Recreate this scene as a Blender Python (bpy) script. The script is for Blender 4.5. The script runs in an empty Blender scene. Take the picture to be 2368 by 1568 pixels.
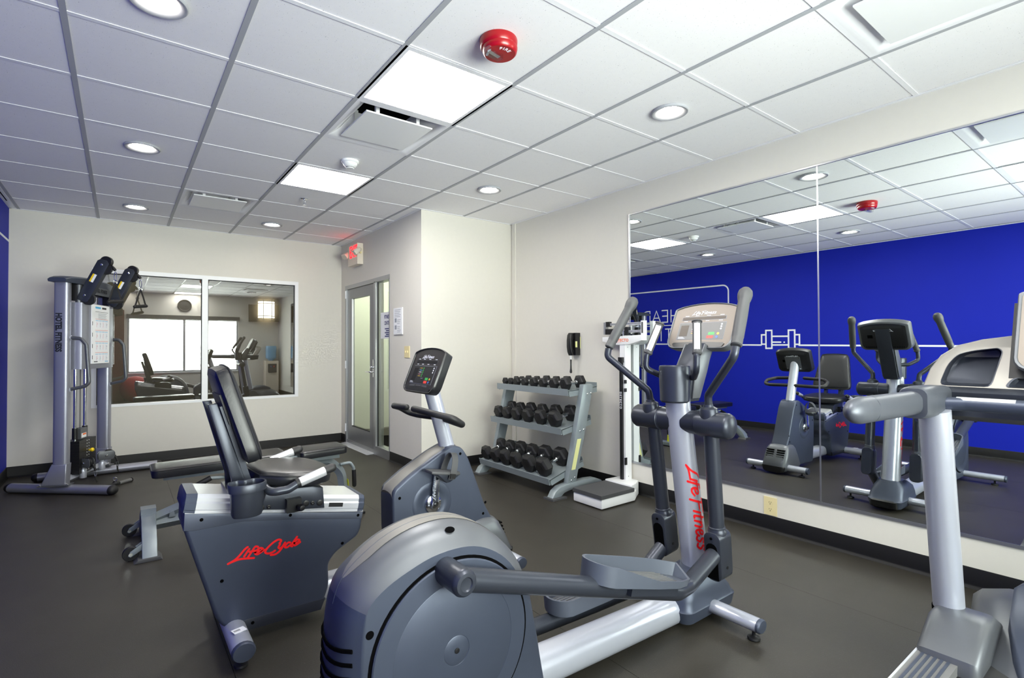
import bpy, bmesh, math, random
from mathutils import Vector, Matrix
S = bpy.context.scene
COL = S.collection
R = math.radians
random.seed(7)

# ---------------------------------------------------------------- camera
cam_d = bpy.data.cameras.new('camera')
cam = bpy.data.objects.new('camera', cam_d)
COL.objects.link(cam)
YAW, PITCH, ROLL, HC = 0.64122, 0.01472, -0.00396, 1.237
_f = Vector((math.sin(YAW)*math.cos(PITCH), math.cos(YAW)*math.cos(PITCH), math.sin(PITCH)))
_r = Vector((math.cos(YAW), -math.sin(YAW), 0))
_u = _r.cross(_f)
_c, _s = math.cos(ROLL), math.sin(ROLL)
_r, _u = _c*_r+_s*_u, -_s*_r+_c*_u
cam.matrix_world = Matrix(((_r.x, _u.x, -_f.x, 0), (_r.y, _u.y, -_f.y, 0), (_r.z, _u.z, -_f.z, HC), (0, 0, 0, 1)))
cam_d.sensor_fit = 'HORIZONTAL'
cam_d.sensor_width = 36
cam_d.lens = 1191.739/2368*36
cam_d.shift_x = 14.95/2368
cam_d.shift_y = 1.81/2368
cam_d.clip_start = 0.02
S.camera = cam
S.cycles.diffuse_bounces = 8
S.cycles.max_bounces = 14

# ---------------------------------------------------------------- light
S.view_settings.view_transform = 'Standard'
S.view_settings.look = 'None'
S.view_settings.gamma = 1
S.view_settings.use_curve_mapping = False
S.view_settings.exposure = 0.98
TROFFER, DOWN, DAY, FILL = 17.0, 46.0, 114.0, 23.0
world = bpy.data.worlds.new('sky')
S.world = world
world.use_nodes = True
world.node_tree.nodes['Background'].inputs[0].default_value = (0.75, 0.86, 1.0, 1)
world.node_tree.nodes['Background'].inputs[1].default_value = 1.0
dl = bpy.data.lights.new('daylight', 'AREA')          # daylight in the window of the back wall
dl.shape = 'RECTANGLE'; dl.size = 2.4; dl.size_y = 1.34; dl.energy = DAY; dl.color = (1.0, 0.985, 0.955)
dlo = bpy.data.objects.new('daylight', dl)
COL.objects.link(dlo)
dlo.location = (1.31, -1.60, 1.31)
dlo.rotation_euler = (R(90), 0, 0)                     # faces +Y, into the room

dl2 = bpy.data.lights.new('ceiling_fill', 'AREA')   # added fill light, tilted up in the same window to brighten the ceiling
dl2.shape = 'RECTANGLE'; dl2.size = 2.4; dl2.size_y = 1.34; dl2.energy = FILL; dl2.color = (1.0, 0.985, 0.955); dl2.spread = R(70)
dlo2 = bpy.data.objects.new('ceiling_fill', dl2)
COL.objects.link(dlo2)
dlo2.location = (1.31, -1.66, 1.25)
dlo2.rotation_euler = (R(106), 0, 0)

# ---------------------------------------------------------------- materials
def lin(c):
    return tuple(((v/255)/12.92 if v/255 <= 0.04045 else ((v/255+0.055)/1.055)**2.4) for v in c)
MATS = {}
def mat(name, rgb, rough=0.5, metal=0.0, var=0.06, scale=30, bump=0.0, bscale=200, coat=0.0, emit=0.0, spec=0.5, speck=None, rvar=0.0):
    m = bpy.data.materials.new(name); m.use_nodes = True
    nt = m.node_tree; N = nt.nodes; L = nt.links
    b = N['Principled BSDF']
    c = lin(rgb)
    tc = N.new('ShaderNodeTexCoord')
    nz = N.new('ShaderNodeTexNoise'); nz.inputs['Scale'].default_value = scale; nz.inputs['Detail'].default_value = 3
    L.new(tc.outputs['Object'], nz.inputs['Vector'])
    mx = N.new('ShaderNodeMix'); mx.data_type = 'RGBA'
    mx.inputs['A'].default_value = tuple(v*(1-var) for v in c)+(1,)
    mx.inputs['B'].default_value = tuple(min(1, v*(1+var)) for v in c)+(1,)
    L.new(nz.outputs['Fac'], mx.inputs['Factor'])
    out = mx.outputs['Result']
    if speck:                                              # fine specks of a second colour: (rgb, scale, threshold)
        vn = N.new('ShaderNodeTexNoise'); vn.inputs['Scale'].default_value = speck[1]; vn.inputs['Detail'].default_value = 2
        L.new(tc.outputs['Object'], vn.inputs['Vector'])
        rp = N.new('ShaderNodeMapRange'); rp.inputs['From Min'].default_value = speck[2]; rp.inputs['From Max'].default_value = speck[2]+0.06
        L.new(vn.outputs['Fac'], rp.inputs['Value'])
        m2 = N.new('ShaderNodeMix'); m2.data_type = 'RGBA'
        L.new(rp.outputs['Result'], m2.inputs['Factor']); L.new(out, m2.inputs['A'])
        m2.inputs['B'].default_value = lin(speck[0])+(1,)
        out = m2.outputs['Result']
    L.new(out, b.inputs['Base Color'])
    b.inputs['Roughness'].default_value = rough
    if rvar:
        rm = N.new('ShaderNodeMapRange'); rm.inputs['To Min'].default_value = rough-rvar; rm.inputs['To Max'].default_value = rough+rvar
        rn = N.new('ShaderNodeTexNoise'); rn.inputs['Scale'].default_value = 2.2; rn.inputs['Detail'].default_value = 5
        L.new(tc.outputs['Object'], rn.inputs['Vector'])
        L.new(rn.outputs['Fac'], rm.inputs['Value']); L.new(rm.outputs['Result'], b.inputs['Roughness'])
    b.inputs['Metallic'].default_value = metal
    b.inputs['Specular IOR Level'].default_value = spec
    b.inputs['Coat Weight'].default_value = coat
    b.inputs['Coat Roughness'].default_value = 0.15
    if bump:
        bn = N.new('ShaderNodeTexNoise'); bn.inputs['Scale'].default_value = bscale; bn.inputs['Detail'].default_value = 3
        L.new(tc.outputs['Object'], bn.inputs['Vector'])
        bp = N.new('ShaderNodeBump'); bp.inputs['Strength'].default_value = bump; bp.inputs['Distance'].default_value = 0.002
        L.new(bn.outputs['Fac'], bp.inputs['Height']); L.new(bp.outputs['Normal'], b.inputs['Normal'])
    if emit:
        b.inputs['Emission Color'].default_value = c+(1,)
        b.inputs['Emission Strength'].default_value = emit
    MATS[name] = m
    return m
def emis(name, rgb, strength):
    m = bpy.data.materials.new(name); m.use_nodes = True
    nt = m.node_tree; nt.nodes.clear()
    e = nt.nodes.new('ShaderNodeEmission'); o = nt.nodes.new('ShaderNodeOutputMaterial')
    e.inputs[0].default_value = lin(rgb)+(1,); e.inputs[1].default_value = strength
    nt.links.new(e.outputs[0], o.inputs[0]); MATS[name] = m
    return m
def glassy(name, tint, refl, rough=0.0, fres=0.0):
    m = bpy.data.materials.new(name); m.use_nodes = True
    nt = m.node_tree; nt.nodes.clear(); N = nt.nodes
    t = N.new('ShaderNodeBsdfTransparent'); t.inputs[0].default_value = tuple(tint)+(1,)
    g = N.new('ShaderNodeBsdfGlossy'); g.inputs['Roughness'].default_value = rough
    mx = N.new('ShaderNodeMixShader'); o = N.new('ShaderNodeOutputMaterial')
    if fres:
        lw = N.new('ShaderNodeLayerWeight'); lw.inputs[0].default_value = 0.5
        pw = N.new('ShaderNodeMath'); pw.operation = 'POWER'; pw.inputs[1].default_value = 5.0
        ad = N.new('ShaderNodeMath'); ad.operation = 'ADD'; ad.use_clamp = True; ad.inputs[1].default_value = refl
        nt.links.new(lw.outputs['Facing'], pw.inputs[0]); nt.links.new(pw.outputs[0], ad.inputs[0]); nt.links.new(ad.outputs[0], mx.inputs[0])
    else:
        mx.inputs[0].default_value = refl
    nt.links.new(t.outputs[0], mx.inputs[1]); nt.links.new(g.outputs[0], mx.inputs[2]); nt.links.new(mx.outputs[0], o.inputs[0])
    MATS[name] = m
    return m

mat('wall_paint', (219, 216, 207), 0.75, var=0.02, bump=0.12, bscale=260)
mat('blue_paint', (4, 26, 165), 0.65, spec=0.3, var=0.04, scale=4, bump=0.08, bscale=260)
mat('white_print', (235, 238, 245), 0.6, var=0.01)
mat('tile_white', (243, 242, 244), 0.85, var=0.02, bump=0.25, bscale=380, speck=((165, 165, 170), 170, 0.68))
mat('grid_white', (240, 240, 244), 0.45, var=0.02)
mat('rubber_floor', (51, 48, 42), 0.43, var=0.22, scale=5, bump=0.5, bscale=330, speck=((128, 124, 112), 300, 0.69), rvar=0.06, spec=0.45)
mat('base_black', (13, 13, 15), 0.5, spec=0.3, var=0.05)
mat('mirror_frame', (190, 192, 196), 0.3, 0.9, var=0.02)
mat('white_frame', (238, 240, 242), 0.35, var=0.01)
mat('aluminium', (178, 180, 184), 0.38, 0.85, var=0.03)
mat('door_metal', (150, 152, 154), 0.42, 0.7, var=0.03)
mat('chrome', (225, 228, 232), 0.12, 1.0, var=0.01)
mat('black_plastic', (20, 20, 22), 0.4, var=0.05)
mat('dark_gap', (4, 4, 5), 0.9, var=0.0, spec=0.05)
mat('charcoal_mid', (88, 94, 108), 0.42, 0.4, var=0.03)
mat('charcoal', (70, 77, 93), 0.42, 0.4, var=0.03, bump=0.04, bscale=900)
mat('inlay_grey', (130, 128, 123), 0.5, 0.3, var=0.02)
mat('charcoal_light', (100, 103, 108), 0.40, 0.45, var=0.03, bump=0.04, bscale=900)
mat('graphite', (58, 62, 72), 0.34, 0.45, var=0.03)
mat('pedal_grey', (84, 90, 102), 0.45, 0.15, var=0.03)
mat('tread_grey', (82, 86, 94), 0.42, 0.35, var=0.03)
mat('runner_grey', (170, 172, 178), 0.5, var=0.02)
mat('grey_plastic', (112, 112, 112), 0.48, 0.1, var=0.03, bump=0.05, bscale=800)
mat('dash_plastic', (146, 143, 137), 0.42, 0.25, var=0.02)
mat('console_black', (30, 31, 34), 0.32, 0.1, var=0.03)
mat('face_black', (34, 32, 33), 0.4, var=0.03)
mat('screen_taupe', (84, 75, 66), 0.5, var=0.04)
mat('face_taupe', (124, 115, 106), 0.45, 0.2, var=0.02)
mat('silver', (190, 194, 206), 0.30, 0.42, var=0.02)
mat('silver_dark', (158, 160, 172), 0.33, 0.55, var=0.02)
mat('silver_bright', (234, 236, 240), 0.25, 0.6, var=0.02)
mat('rubber_grey', (72, 73, 75), 0.55, var=0.03)
mat('rubber_black', (24, 24, 26), 0.55, var=0.06)
mat('vinyl_black', (26, 27, 31), 0.35, var=0.12, scale=12, bump=0.15, bscale=140, spec=0.5)
mat('frame_grey', (140, 150, 154), 0.4, 0.2, var=0.04)
mat('red_print', (244, 10, 18), 0.5, var=0.02)
mat('red_plastic', (150, 8, 18), 0.28, var=0.03)
mat('white_plastic', (236, 237, 238), 0.35, var=0.01)
mat('ivory', (232, 218, 168), 0.4, var=0.01)
mat('beige_plastic', (226, 216, 200), 0.45, var=0.01)
mat('yellow_label', (240, 205, 20), 0.5, var=0.02)
mat('yellow_bright', (228, 232, 20), 0.5, var=0.02)
mat('pale_label', (226, 228, 160), 0.5, var=0.02)
mat('orange_print', (238, 110, 40), 0.5, var=0.01)
mat('green_key', (60, 170, 80), 0.4, var=0.01)
mat('red_key', (226, 62, 52), 0.4, var=0.01)
mat('blue_key', (70, 110, 190), 0.4, var=0.01)
mat('amber_key', (220, 180, 60), 0.4, var=0.01)
mat('paper', (238, 240, 243), 0.7, var=0.01)
mat('ink', (30, 32, 40), 0.6, var=0.0)
mat('ink_grey', (150, 155, 165), 0.6, var=0.0)
mat('sky_print', (90, 180, 225), 0.6, var=0.0)
mat('navy_print', (24, 40, 110), 0.6, var=0.0)
mat('pink_print', (222, 150, 150), 0.6, var=0.0)
mat('screen_dark', (24, 24, 26), 0.5, var=0.02, spec=0.2)
mat('wood_red', (96, 44, 30), 0.4, var=0.35, scale=9)
mat('lobby_paint', (172, 160, 140), 0.8, var=0.03)
mat('corridor_paint', (206, 210, 196), 0.8, var=0.02)
mat('carpet', (78, 74, 68), 0.95, var=0.3, scale=60)
mat('red_fabric', (150, 24, 34), 0.8, var=0.1)
mat('water_blue', (120, 170, 205), 0.1, var=0.05)
emis('troffer_glow', (255, 252, 246), TROFFER)
emis('troffer_dim', (255, 246, 230), 6.0)
emis('corridor_glow', (255, 252, 240), 6.0)
emis('down_glow', (255, 247, 232), DOWN)
emis('sconce_glow', (255, 240, 214), 5.0)
emis('exit_glow', (255, 30, 34), 3.2)
glassy('window_glass', (0.66, 0.68, 0.66), 0.28, fres=1.35)
glassy('door_glass', (0.86, 0.90, 0.87), 0.05, fres=1.45)
glassy('clear_plastic', (0.92, 0.92, 0.92), 0.12, 0.05, fres=1.4)
mm = bpy.data.materials.new('mirror_silver'); mm.use_nodes = True
_b = mm.node_tree.nodes['Principled BSDF']
_b.inputs['Base Color'].default_value = (0.86, 0.90, 0.89, 1); _b.inputs['Metallic'].default_value = 1; _b.inputs['Roughness'].default_value = 0.0
MATS['mirror_silver'] = mm

# ---------------------------------------------------------------- helpers
XF = [Matrix.Identity(4)]                              # current placing of local shapes into the room
def wm(o):
    m = o.matrix_basis.copy()
    return m if o.parent is None else wm(o.parent) @ o.matrix_parent_inverse @ m
def put(name, me, mt, parent=None, smooth=True, angle=38):
    if me.users == 0 and XF[0] != Matrix.Identity(4):
        me.transform(XF[0])
    o = bpy.data.objects.new(name, me); COL.objects.link(o)
    if not me.materials: me.materials.append(MATS[mt])
    if smooth:
        for p in me.polygons: p.use_smooth = True
        me.set_sharp_from_angle(angle=R(angle))
    if parent is not None:
        o.parent = parent; o.matrix_parent_inverse = wm(parent).inverted()
    return o
def tag(o, label=None, cat=None, group=None, kind=None):
    if label: o['label'] = label
    if cat: o['category'] = cat
    if group: o['group'] = group
    if kind: o['kind'] = kind
    return o
def thing(name, label, cat, loc=(0, 0, 0), rotz=0.0, group=None, kind=None):
    o = bpy.data.objects.new(name, None); COL.objects.link(o)
    o.empty_display_size = 0.1
    o.matrix_basis = XF[0] @ Matrix.Translation(loc) @ Matrix.Rotation(rotz, 4, 'Z')
    return tag(o, label, cat, group, kind)
def struct(o):
    o['kind'] = 'structure'; return o
def bm2me(bm, name='m'):
    bmesh.ops.recalc_face_normals(bm, faces=bm.faces[:])
    me = bpy.data.meshes.new(name); bm.to_mesh(me); bm.free(); return me
def do_bevel(bm, w, seg=2, ang=25):
    if w <= 0: return
    es = [e for e in bm.edges if len(e.link_faces) == 2 and e.calc_face_angle(0) > R(ang)]
    bmesh.ops.bevel(bm, geom=es, offset=w, segments=seg, affect='EDGES', profile=0.5, clamp_overlap=True)
def add_box(bm, lo, hi, M=None):
    vs = [bm.verts.new((x, y, z)) for x in (lo[0], hi[0]) for y in (lo[1], hi[1]) for z in (lo[2], hi[2])]
    if M is not None:
        for v in vs: v.co = M @ v.co
    for f in ((0, 1, 3, 2), (4, 6, 7, 5), (0, 4, 5, 1), (2, 3, 7, 6), (0, 2, 6, 4), (1, 5, 7, 3)):
        bm.faces.new([vs[i] for i in f])
def box(name, lo, hi, mt, par=None, bev=0.0, seg=2, M=None):
    bm = bmesh.new(); add_box(bm, lo, hi); do_bevel(bm, bev, seg)
    if M is not None: bm.transform(M)
    return put(name, bm2me(bm), mt, par)
def boxes(name, bl, mt, par=None):
    bm = bmesh.new()
    for lo, hi in bl: add_box(bm, lo, hi)
    return put(name, bm2me(bm), mt, par)
AX = {'x': lambda a, b, c: (c, a, b), 'y': lambda a, b, c: (a, c, b), 'z': lambda a, b, c: (a, b, c)}
def prism(name, pts, lo, hi, axis, mt, par=None, bev=0.0, seg=2, M=None, ang=25):
    bm = bmesh.new(); f = AX[axis]
    a = [bm.verts.new(f(p[0], p[1], lo)) for p in pts]; b = [bm.verts.new(f(p[0], p[1], hi)) for p in pts]
    n = len(pts)
    bm.faces.new(a); bm.faces.new(b[::-1])
    for i in range(n): bm.faces.new((a[i], b[i], b[(i+1) % n], a[(i+1) % n]))
    bmesh.ops.recalc_face_normals(bm, faces=bm.faces[:])
    if bev:
        es = [e for e in bm.edges if abs(f(0, 0, 1)[0]*(e.verts[0].co-e.verts[1].co).x+f(0, 0, 1)[1]*(e.verts[0].co-e.verts[1].co).y+f(0, 0, 1)[2]*(e.verts[0].co-e.verts[1].co).z) < 1e-6]
        bmesh.ops.bevel(bm, geom=es, offset=bev, segments=seg, affect='EDGES', profile=0.5, clamp_overlap=True)
    if M is not None: bm.transform(M)
    return put(name, bm2me(bm), mt, par)
def fillet(pts, r, n=6):
    P = [Vector(p) for p in pts]
    if r <= 0 or len(P) < 3: return P
    out = [P[0]]
    for i in range(1, len(P)-1):
        a, b, c = P[i-1], P[i], P[i+1]
        d1, d2 = (a-b), (c-b); l1, l2 = d1.length, d2.length
        d1.normalize(); d2.normalize()
        ang = d1.angle(d2)
        if ang > R(176): out.append(b); continue
        t = min(r/math.tan(ang/2), l1*0.48, l2*0.48)
        p0, p1 = b+d1*t, b+d2*t
        for k in range(n+1):
            s = k/n
            out.append(p0*(1-s)**2+b*2*s*(1-s)+p1*s*s)
    out.append(P[-1]); return out
def smoothpts(pts, n=6):
    P = [Vector(p) for p in pts]; out = []
    for i in range(len(P)-1):
        p0 = P[max(i-1, 0)]; p1 = P[i]; p2 = P[i+1]; p3 = P[min(i+2, len(P)-1)]
        for k in range(n):
            t = k/n
            out.append(0.5*((2*p1)+(p2-p0)*t+(2*p0-5*p1+4*p2-p3)*t*t+(3*p1-p0-3*p2+p3)*t**3))
    out.append(P[-1]); return out
def add_tube(bm, pts, r, n=12, caps=True, oval=None, closed=False, up=None):
    P = [Vector(p) for p in pts]; m = len(P)
    rr = r if isinstance(r, (list, tuple)) else [r]*m
    T = []
    for i in range(m):
        if closed: d = P[(i+1) % m]-P[i-1]
        else: d = P[min(i+1, m-1)]-P[max(i-1, 0)]
        T.append(d.normalized())
    ref = Vector(up) if up else (Vector((0, 0, 1)) if abs(T[0].z) < 0.9 else Vector((0, 1, 0)))
    u = (ref-T[0]*ref.dot(T[0])).normalized()
    rings = []
    for i in range(m):
        if i:
            q = T[i-1].rotation_difference(T[i]); u = q @ u
            u = (u-T[i]*u.dot(T[i])).normalized()
        v = T[i].cross(u)
        a, b = (rr[i], rr[i]) if oval is None else (rr[i]*oval[0], rr[i]*oval[1])
        rings.append([bm.verts.new(P[i]+u*a*math.cos(2*math.pi*k/n)+v*b*math.sin(2*math.pi*k/n)) for k in range(n)])
    for i in range(m if closed else m-1):
        A, B = rings[i], rings[(i+1) % m]
        for k in range(n): bm.faces.new((A[k], A[(k+1) % n], B[(k+1) % n], B[k]))
    if caps and not closed:
        bm.faces.new(rings[0][::-1]); bm.faces.new(rings[-1])
def tube(name, pts, r, mt, par=None, n=12, fil=0.0, oval=None, closed=False, fn=6, round_end=0, up=None):
    P = fillet(pts, fil, fn) if fil else [Vector(p) for p in pts]
    if round_end and not isinstance(r, (list, tuple)):
        d0 = (P[0]-P[1]).normalized(); d1 = (P[-1]-P[-2]).normalized()
        rr = [r]*len(P); k = 4
        pre = [(P[0]+d0*r*math.sin(a), r*math.cos(a)) for a in [math.pi/2*0.97*(k-j)/k for j in range(k)]]
        post = [(P[-1]+d1*r*math.sin(a), r*math.cos(a)) for a in [math.pi/2*0.97*(j+1)/k for j in range(k)]]
        if round_end == 1: pre = []
        P = [p for p, _ in pre]+P+[p for p, _ in post]; r = [q for _, q in pre]+rr+[q for _, q in post]
    bm = bmesh.new(); add_tube(bm, P, r, n, True, oval, closed, up)
    return put(name, bm2me(bm), mt, par)
def lathe(name, prof, origin, axis, mt, par=None, n=28, oval=(1, 1), up=None):
    A = Vector(axis).normalized(); O = Vector(origin)
    ref = Vector(up) if up else (Vector((0, 0, 1)) if abs(A.z) < 0.9 else Vector((1, 0, 0)))
    U = (ref-A*ref.dot(A)).normalized(); V = A.cross(U)
    bm = bmesh.new(); rings = []
    for r, h in prof:
        if r < 1e-6: rings.append([bm.verts.new(O+A*h)])
        else: rings.append([bm.verts.new(O+A*h+U*r*oval[0]*math.cos(2*math.pi*k/n)+V*r*oval[1]*math.sin(2*math.pi*k/n)) for k in range(n)])
    for X, Y in zip(rings, rings[1:]):
        if len(X) == 1 and len(Y) == 1: continue
        for k in range(n):
            k2 = (k+1) % n
            if len(X) == 1: bm.faces.new((X[0], Y[k], Y[k2]))
            elif len(Y) == 1: bm.faces.new((X[k], X[k2], Y[0]))
            else: bm.faces.new((X[k], X[k2], Y[k2], Y[k]))
    for X in (rings[0], rings[-1]):
        if len(X) > 1: bm.faces.new(X)
    return put(name, bm2me(bm), mt, par)
def cyl(name, p0, p1, r, mt, par=None, n=24, bev=0.0, r1=None):
    p0, p1 = Vector(p0), Vector(p1); h = (p1-p0).length; r1 = r if r1 is None else r1
    if bev: prof = [(r-bev, 0), (r-bev*0.3, bev*0.3), (r, bev), (r1, h-bev), (r1-bev*0.3, h-bev*0.3), (r1-bev, h)]
    else: prof = [(r, 0), (r1, h)]
    return lathe(name, prof, p0, p1-p0, mt, par, n)
def loft(name, rings, mt, par=None, cap=True, M=None):
    bm = bmesh.new(); Rg = [[bm.verts.new(p) for p in r] for r in rings]; n = len(rings[0])
    for A, B in zip(Rg, Rg[1:]):
        for k in range(n): bm.faces.new((A[k], A[(k+1) % n], B[(k+1) % n], B[k]))
    if cap: bm.faces.new(Rg[0][::-1]); bm.faces.new(Rg[-1])
    if M is not None: bm.transform(M)
    return put(name, bm2me(bm), mt, par)
def rrect(w, h, r, n=4, cx=0, cy=0):
    out = []
    for sx, sy, a0 in ((1, 1, 0), (-1, 1, 90), (-1, -1, 180), (1, -1, 270)):
        for k in range(n+1):
            a = R(a0+90*k/n); out.append((cx+sx*(w/2-r)+r*math.cos(a), cy+sy*(h/2-r)+r*math.sin(a)))
    return out
def ring_xy(pts, z): return [(p[0], p[1], z) for p in pts]
def arc(cx, cy, r, a0, a1, n=12, ry=None):
    return [(cx+r*math.cos(R(a0+(a1-a0)*k/n)), cy+(ry or r)*math.sin(R(a0+(a1-a0)*k/n))) for k in range(n+1)]
def basis(o, x, y):
    x = Vector(x).normalized(); y = Vector(y); y = (y-x*y.dot(x)).normalized(); z = x.cross(y); o = Vector(o)
    return Matrix(((x.x, y.x, z.x, o.x), (x.y, y.y, z.y, o.y), (x.z, y.z, z.z, o.z), (0, 0, 0, 1)))
_lay = [0]
def add_stroke(bm, pts, w, t, cap=5):
    """flat printed line: one continuous mitred strip with round ends; every line lies a hair above the last"""
    P = [Vector((p[0], p[1])) for p in pts]
    Q_ = [P[0]]
    for p in P[1:]:
        if (p-Q_[-1]).length > 1e-7: Q_.append(p)
    P = Q_ if len(Q_) > 1 else [P[0], P[0]+Vector((1e-5, 0))]
    n = len(P); _lay[0] = (_lay[0]+1) % 12; z = t*(1+0.06*_lay[0])
    closed = n > 3 and (P[0]-P[-1]).length < 1e-6
    if closed: P = P[:-1]; n -= 1
    def dr(i, j): return (P[j % n]-P[i % n]).normalized()
    L_, R_ = [], []
    for i in range(n):
        d0 = dr(i-1, i) if (closed or i > 0) else dr(i, i+1)
        d1 = dr(i, i+1) if (closed or i < n-1) else d0
        d = d0+d1; d = d.normalized() if d.length > 1e-6 else d1
        nn = Vector((-d.y, d.x)); k = min(1.5, 1/max(0.3, d.dot(d1)))
        L_.append(bm.verts.new((P[i].x+nn.x*w/2*k, P[i].y+nn.y*w/2*k, z))); R_.append(bm.verts.new((P[i].x-nn.x*w/2*k, P[i].y-nn.y*w/2*k, z)))
    for i in range(n if closed else n-1):
        j = (i+1) % n
        bm.faces.new((R_[i], R_[j], L_[j], L_[i]))
    if not closed:
        for e, a0, A_, B_ in ((0, dr(0, 1)*-1, L_[0], R_[0]), (n-1, dr(n-2, n-1), R_[-1], L_[-1])):
            base = math.atan2(a0.y, a0.x)
            fan = [bm.verts.new((P[e].x+w/2*math.cos(base+R(g)), P[e].y+w/2*math.sin(base+R(g)), z)) for g in (-54, -18, 18, 54)]
            bm.faces.new([A_]+fan+[B_])
def strokes(name, lines, w, t, M, mt, par=None, cap=5):
    bm = bmesh.new()
    for l in lines: add_stroke(bm, l, w, t, cap)
    bm.transform(M)
    me = bpy.data.meshes.new(name); bm.to_mesh(me); bm.free()
    return put(name, me, mt, par, smooth=False)
def text(name, body, size, M, mt, par=None, ext=0.0004, shear=0.0, off=0.0, align='LEFT', sx=1.0, spacing=1.0):
    cu = bpy.data.curves.new(name, 'FONT'); cu.body = body; cu.size = size; cu.extrude = ext; cu.shear = shear; cu.offset = off
    cu.align_x = align; cu.align_y = 'CENTER'; cu.space_character = spacing; cu.resolution_u = 3
    ob = bpy.data.objects.new(name, cu)
    me = bpy.data.meshes.new_from_object(ob)
    bpy.data.objects.remove(ob); bpy.data.curves.remove(cu)
    me.transform(M @ Matrix.Diagonal((sx, 1, 1, 1)))
    me.materials.clear()
    return put(name, me, mt, par, smooth=False)
def dup(root, M, label=None):
    r = root.copy(); COL.objects.link(r); r.matrix_basis = M
    if label: r['label'] = label
    for ch in list(root.children):
        c = ch.copy(); COL.objects.link(c); c.parent = r
        for g in list(ch.children):
            d = g.copy(); COL.objects.link(d); d.parent = c
    return r
# ================================================================ the room
XL, XR, YB, YF, ZC = -0.875, 3.49, -1.45, 6.855, 2.603
XD, YK = 2.37, 4.56                                     # door wall, front of the boxed-out corner
G0X, G0Y, T = -0.8048, 2.7231, 0.6096                   # ceiling grid
# floor: rubber rolls, 1.206 m wide
fl = struct(box('floor', (XL-0.1, YB-0.1, -0.06), (XR+0.1, YF+0.02, -0.006), 'base_black'))
xs = [XL-0.05, 0.353, 1.559, 2.765, XR+0.05]
for a, b in zip(xs, xs[1:]):
    box('rubber_roll', (a+0.0009, YB-0.05, -0.006), (b-0.0009, YF+0.01, 0.0), 'rubber_floor', fl, bev=0.0012, seg=1)
# walls
wl = struct(box('wall_left', (XL-0.1, YB-0.1, 0), (XL, YF+0.1, ZC+0.3), 'blue_paint'))
WX0, WX1, WZ0, WZ1 = -0.245, 1.815, 0.622, 2.083        # far window, outer frame
wf = struct(boxes('wall_far', [((XL, YF, 0), (WX0, YF+0.12, ZC+0.3)), ((WX1, YF, 0), (XD+0.12, YF+0.12, ZC+0.3)),
                               ((WX0, YF, 0), (WX1, YF+0.12, WZ0)), ((WX0, YF, WZ1), (WX1, YF+0.12, ZC+0.3))], 'wall_paint'))
DY0, DY1, DZ1 = 5.30, 6.70, 2.05                        # door and sidelight opening
wd = struct(boxes('wall_door', [((XD, YK, 0), (XD+0.12, DY0, ZC+0.3)), ((XD, DY1, 0), (XD+0.12, YF, ZC+0.3)), ((XD, DY0, DZ1), (XD+0.12, DY1, ZC+0.3))], 'wall_paint'))
struct(box('wall_corner', (XD+0.12, YK, 0), (XR, YK+0.12, ZC+0.3), 'wall_paint'))
struct(box('wall_right', (XR, YB-0.1, 0), (XR+0.1, YK+0.12, ZC+0.3), 'wall_paint'))
BX0, BX1, BZ0, BZ1 = 0.12, 2.50, 0.655, 2.06
struct(boxes('wall_back', [((XL, YB-0.12, 0), (BX0, YB, ZC+0.3)), ((BX1, YB-0.12, 0), (XR, YB, ZC+0.3)), ((BX0, YB-0.12, 0), (BX1, YB, BZ0)), ((BX0, YB-0.12, BZ1), (BX1, YB, ZC+0.3))], 'wall_paint'))
# corner trim strip beside the boxed-out corner
struct(box('trim_1', (XR-0.012, 4.478, 0.1), (XR, 4.535, ZC), 'wall_paint', bev=0.003))
# baseboards: rubber cove base
def cove(name, p0, p1, nrm):
    p0, p1, nrm = Vector(p0), Vector(p1), Vector(nrm)
    prof = [(0, 0.0), (0.018, 0.0), (0.016, 0.004), (0.008, 0.010), (0.005, 0.02), (0.004, 0.100), (0.0015, 0.104), (0, 0.104)]
    bm = bmesh.new()
    A = [bm.verts.new(p0+nrm*a+Vector((0, 0, z))) for a, z in prof]; B = [bm.verts.new(p1+nrm*a+Vector((0, 0, z))) for a, z in prof]
    for i in range(len(prof)): bm.faces.new((A[i], A[(i+1) % 8], B[(i+1) % 8], B[i]))
    bm.faces.new(A); bm.faces.new(B[::-1])
    return struct(put(name, bm2me(bm), 'base_black'))
cove('baseboard_left', (XL, YB, 0), (XL, YF, 0), (1, 0, 0))
cove('baseboard_far', (XL, YF, 0), (XD, YF, 0), (0, -1, 0))
cove('baseboard_door_wall', (XD, DY1+0.01, 0), (XD, YF, 0), (-1, 0, 0))
cove('baseboard_corner_side', (XD, YK, 0), (XD, DY0, 0), (-1, 0, 0))
cove('baseboard_corner', (XD-0.004, YK, 0), (XR, YK, 0), (0, -1, 0))
cove('baseboard_right', (XR, YB, 0), (XR, YK, 0), (-1, 0, 0))
cove('baseboard_back', (XL, YB, 0), (XR, YB, 0), (0, 1, 0))

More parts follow.
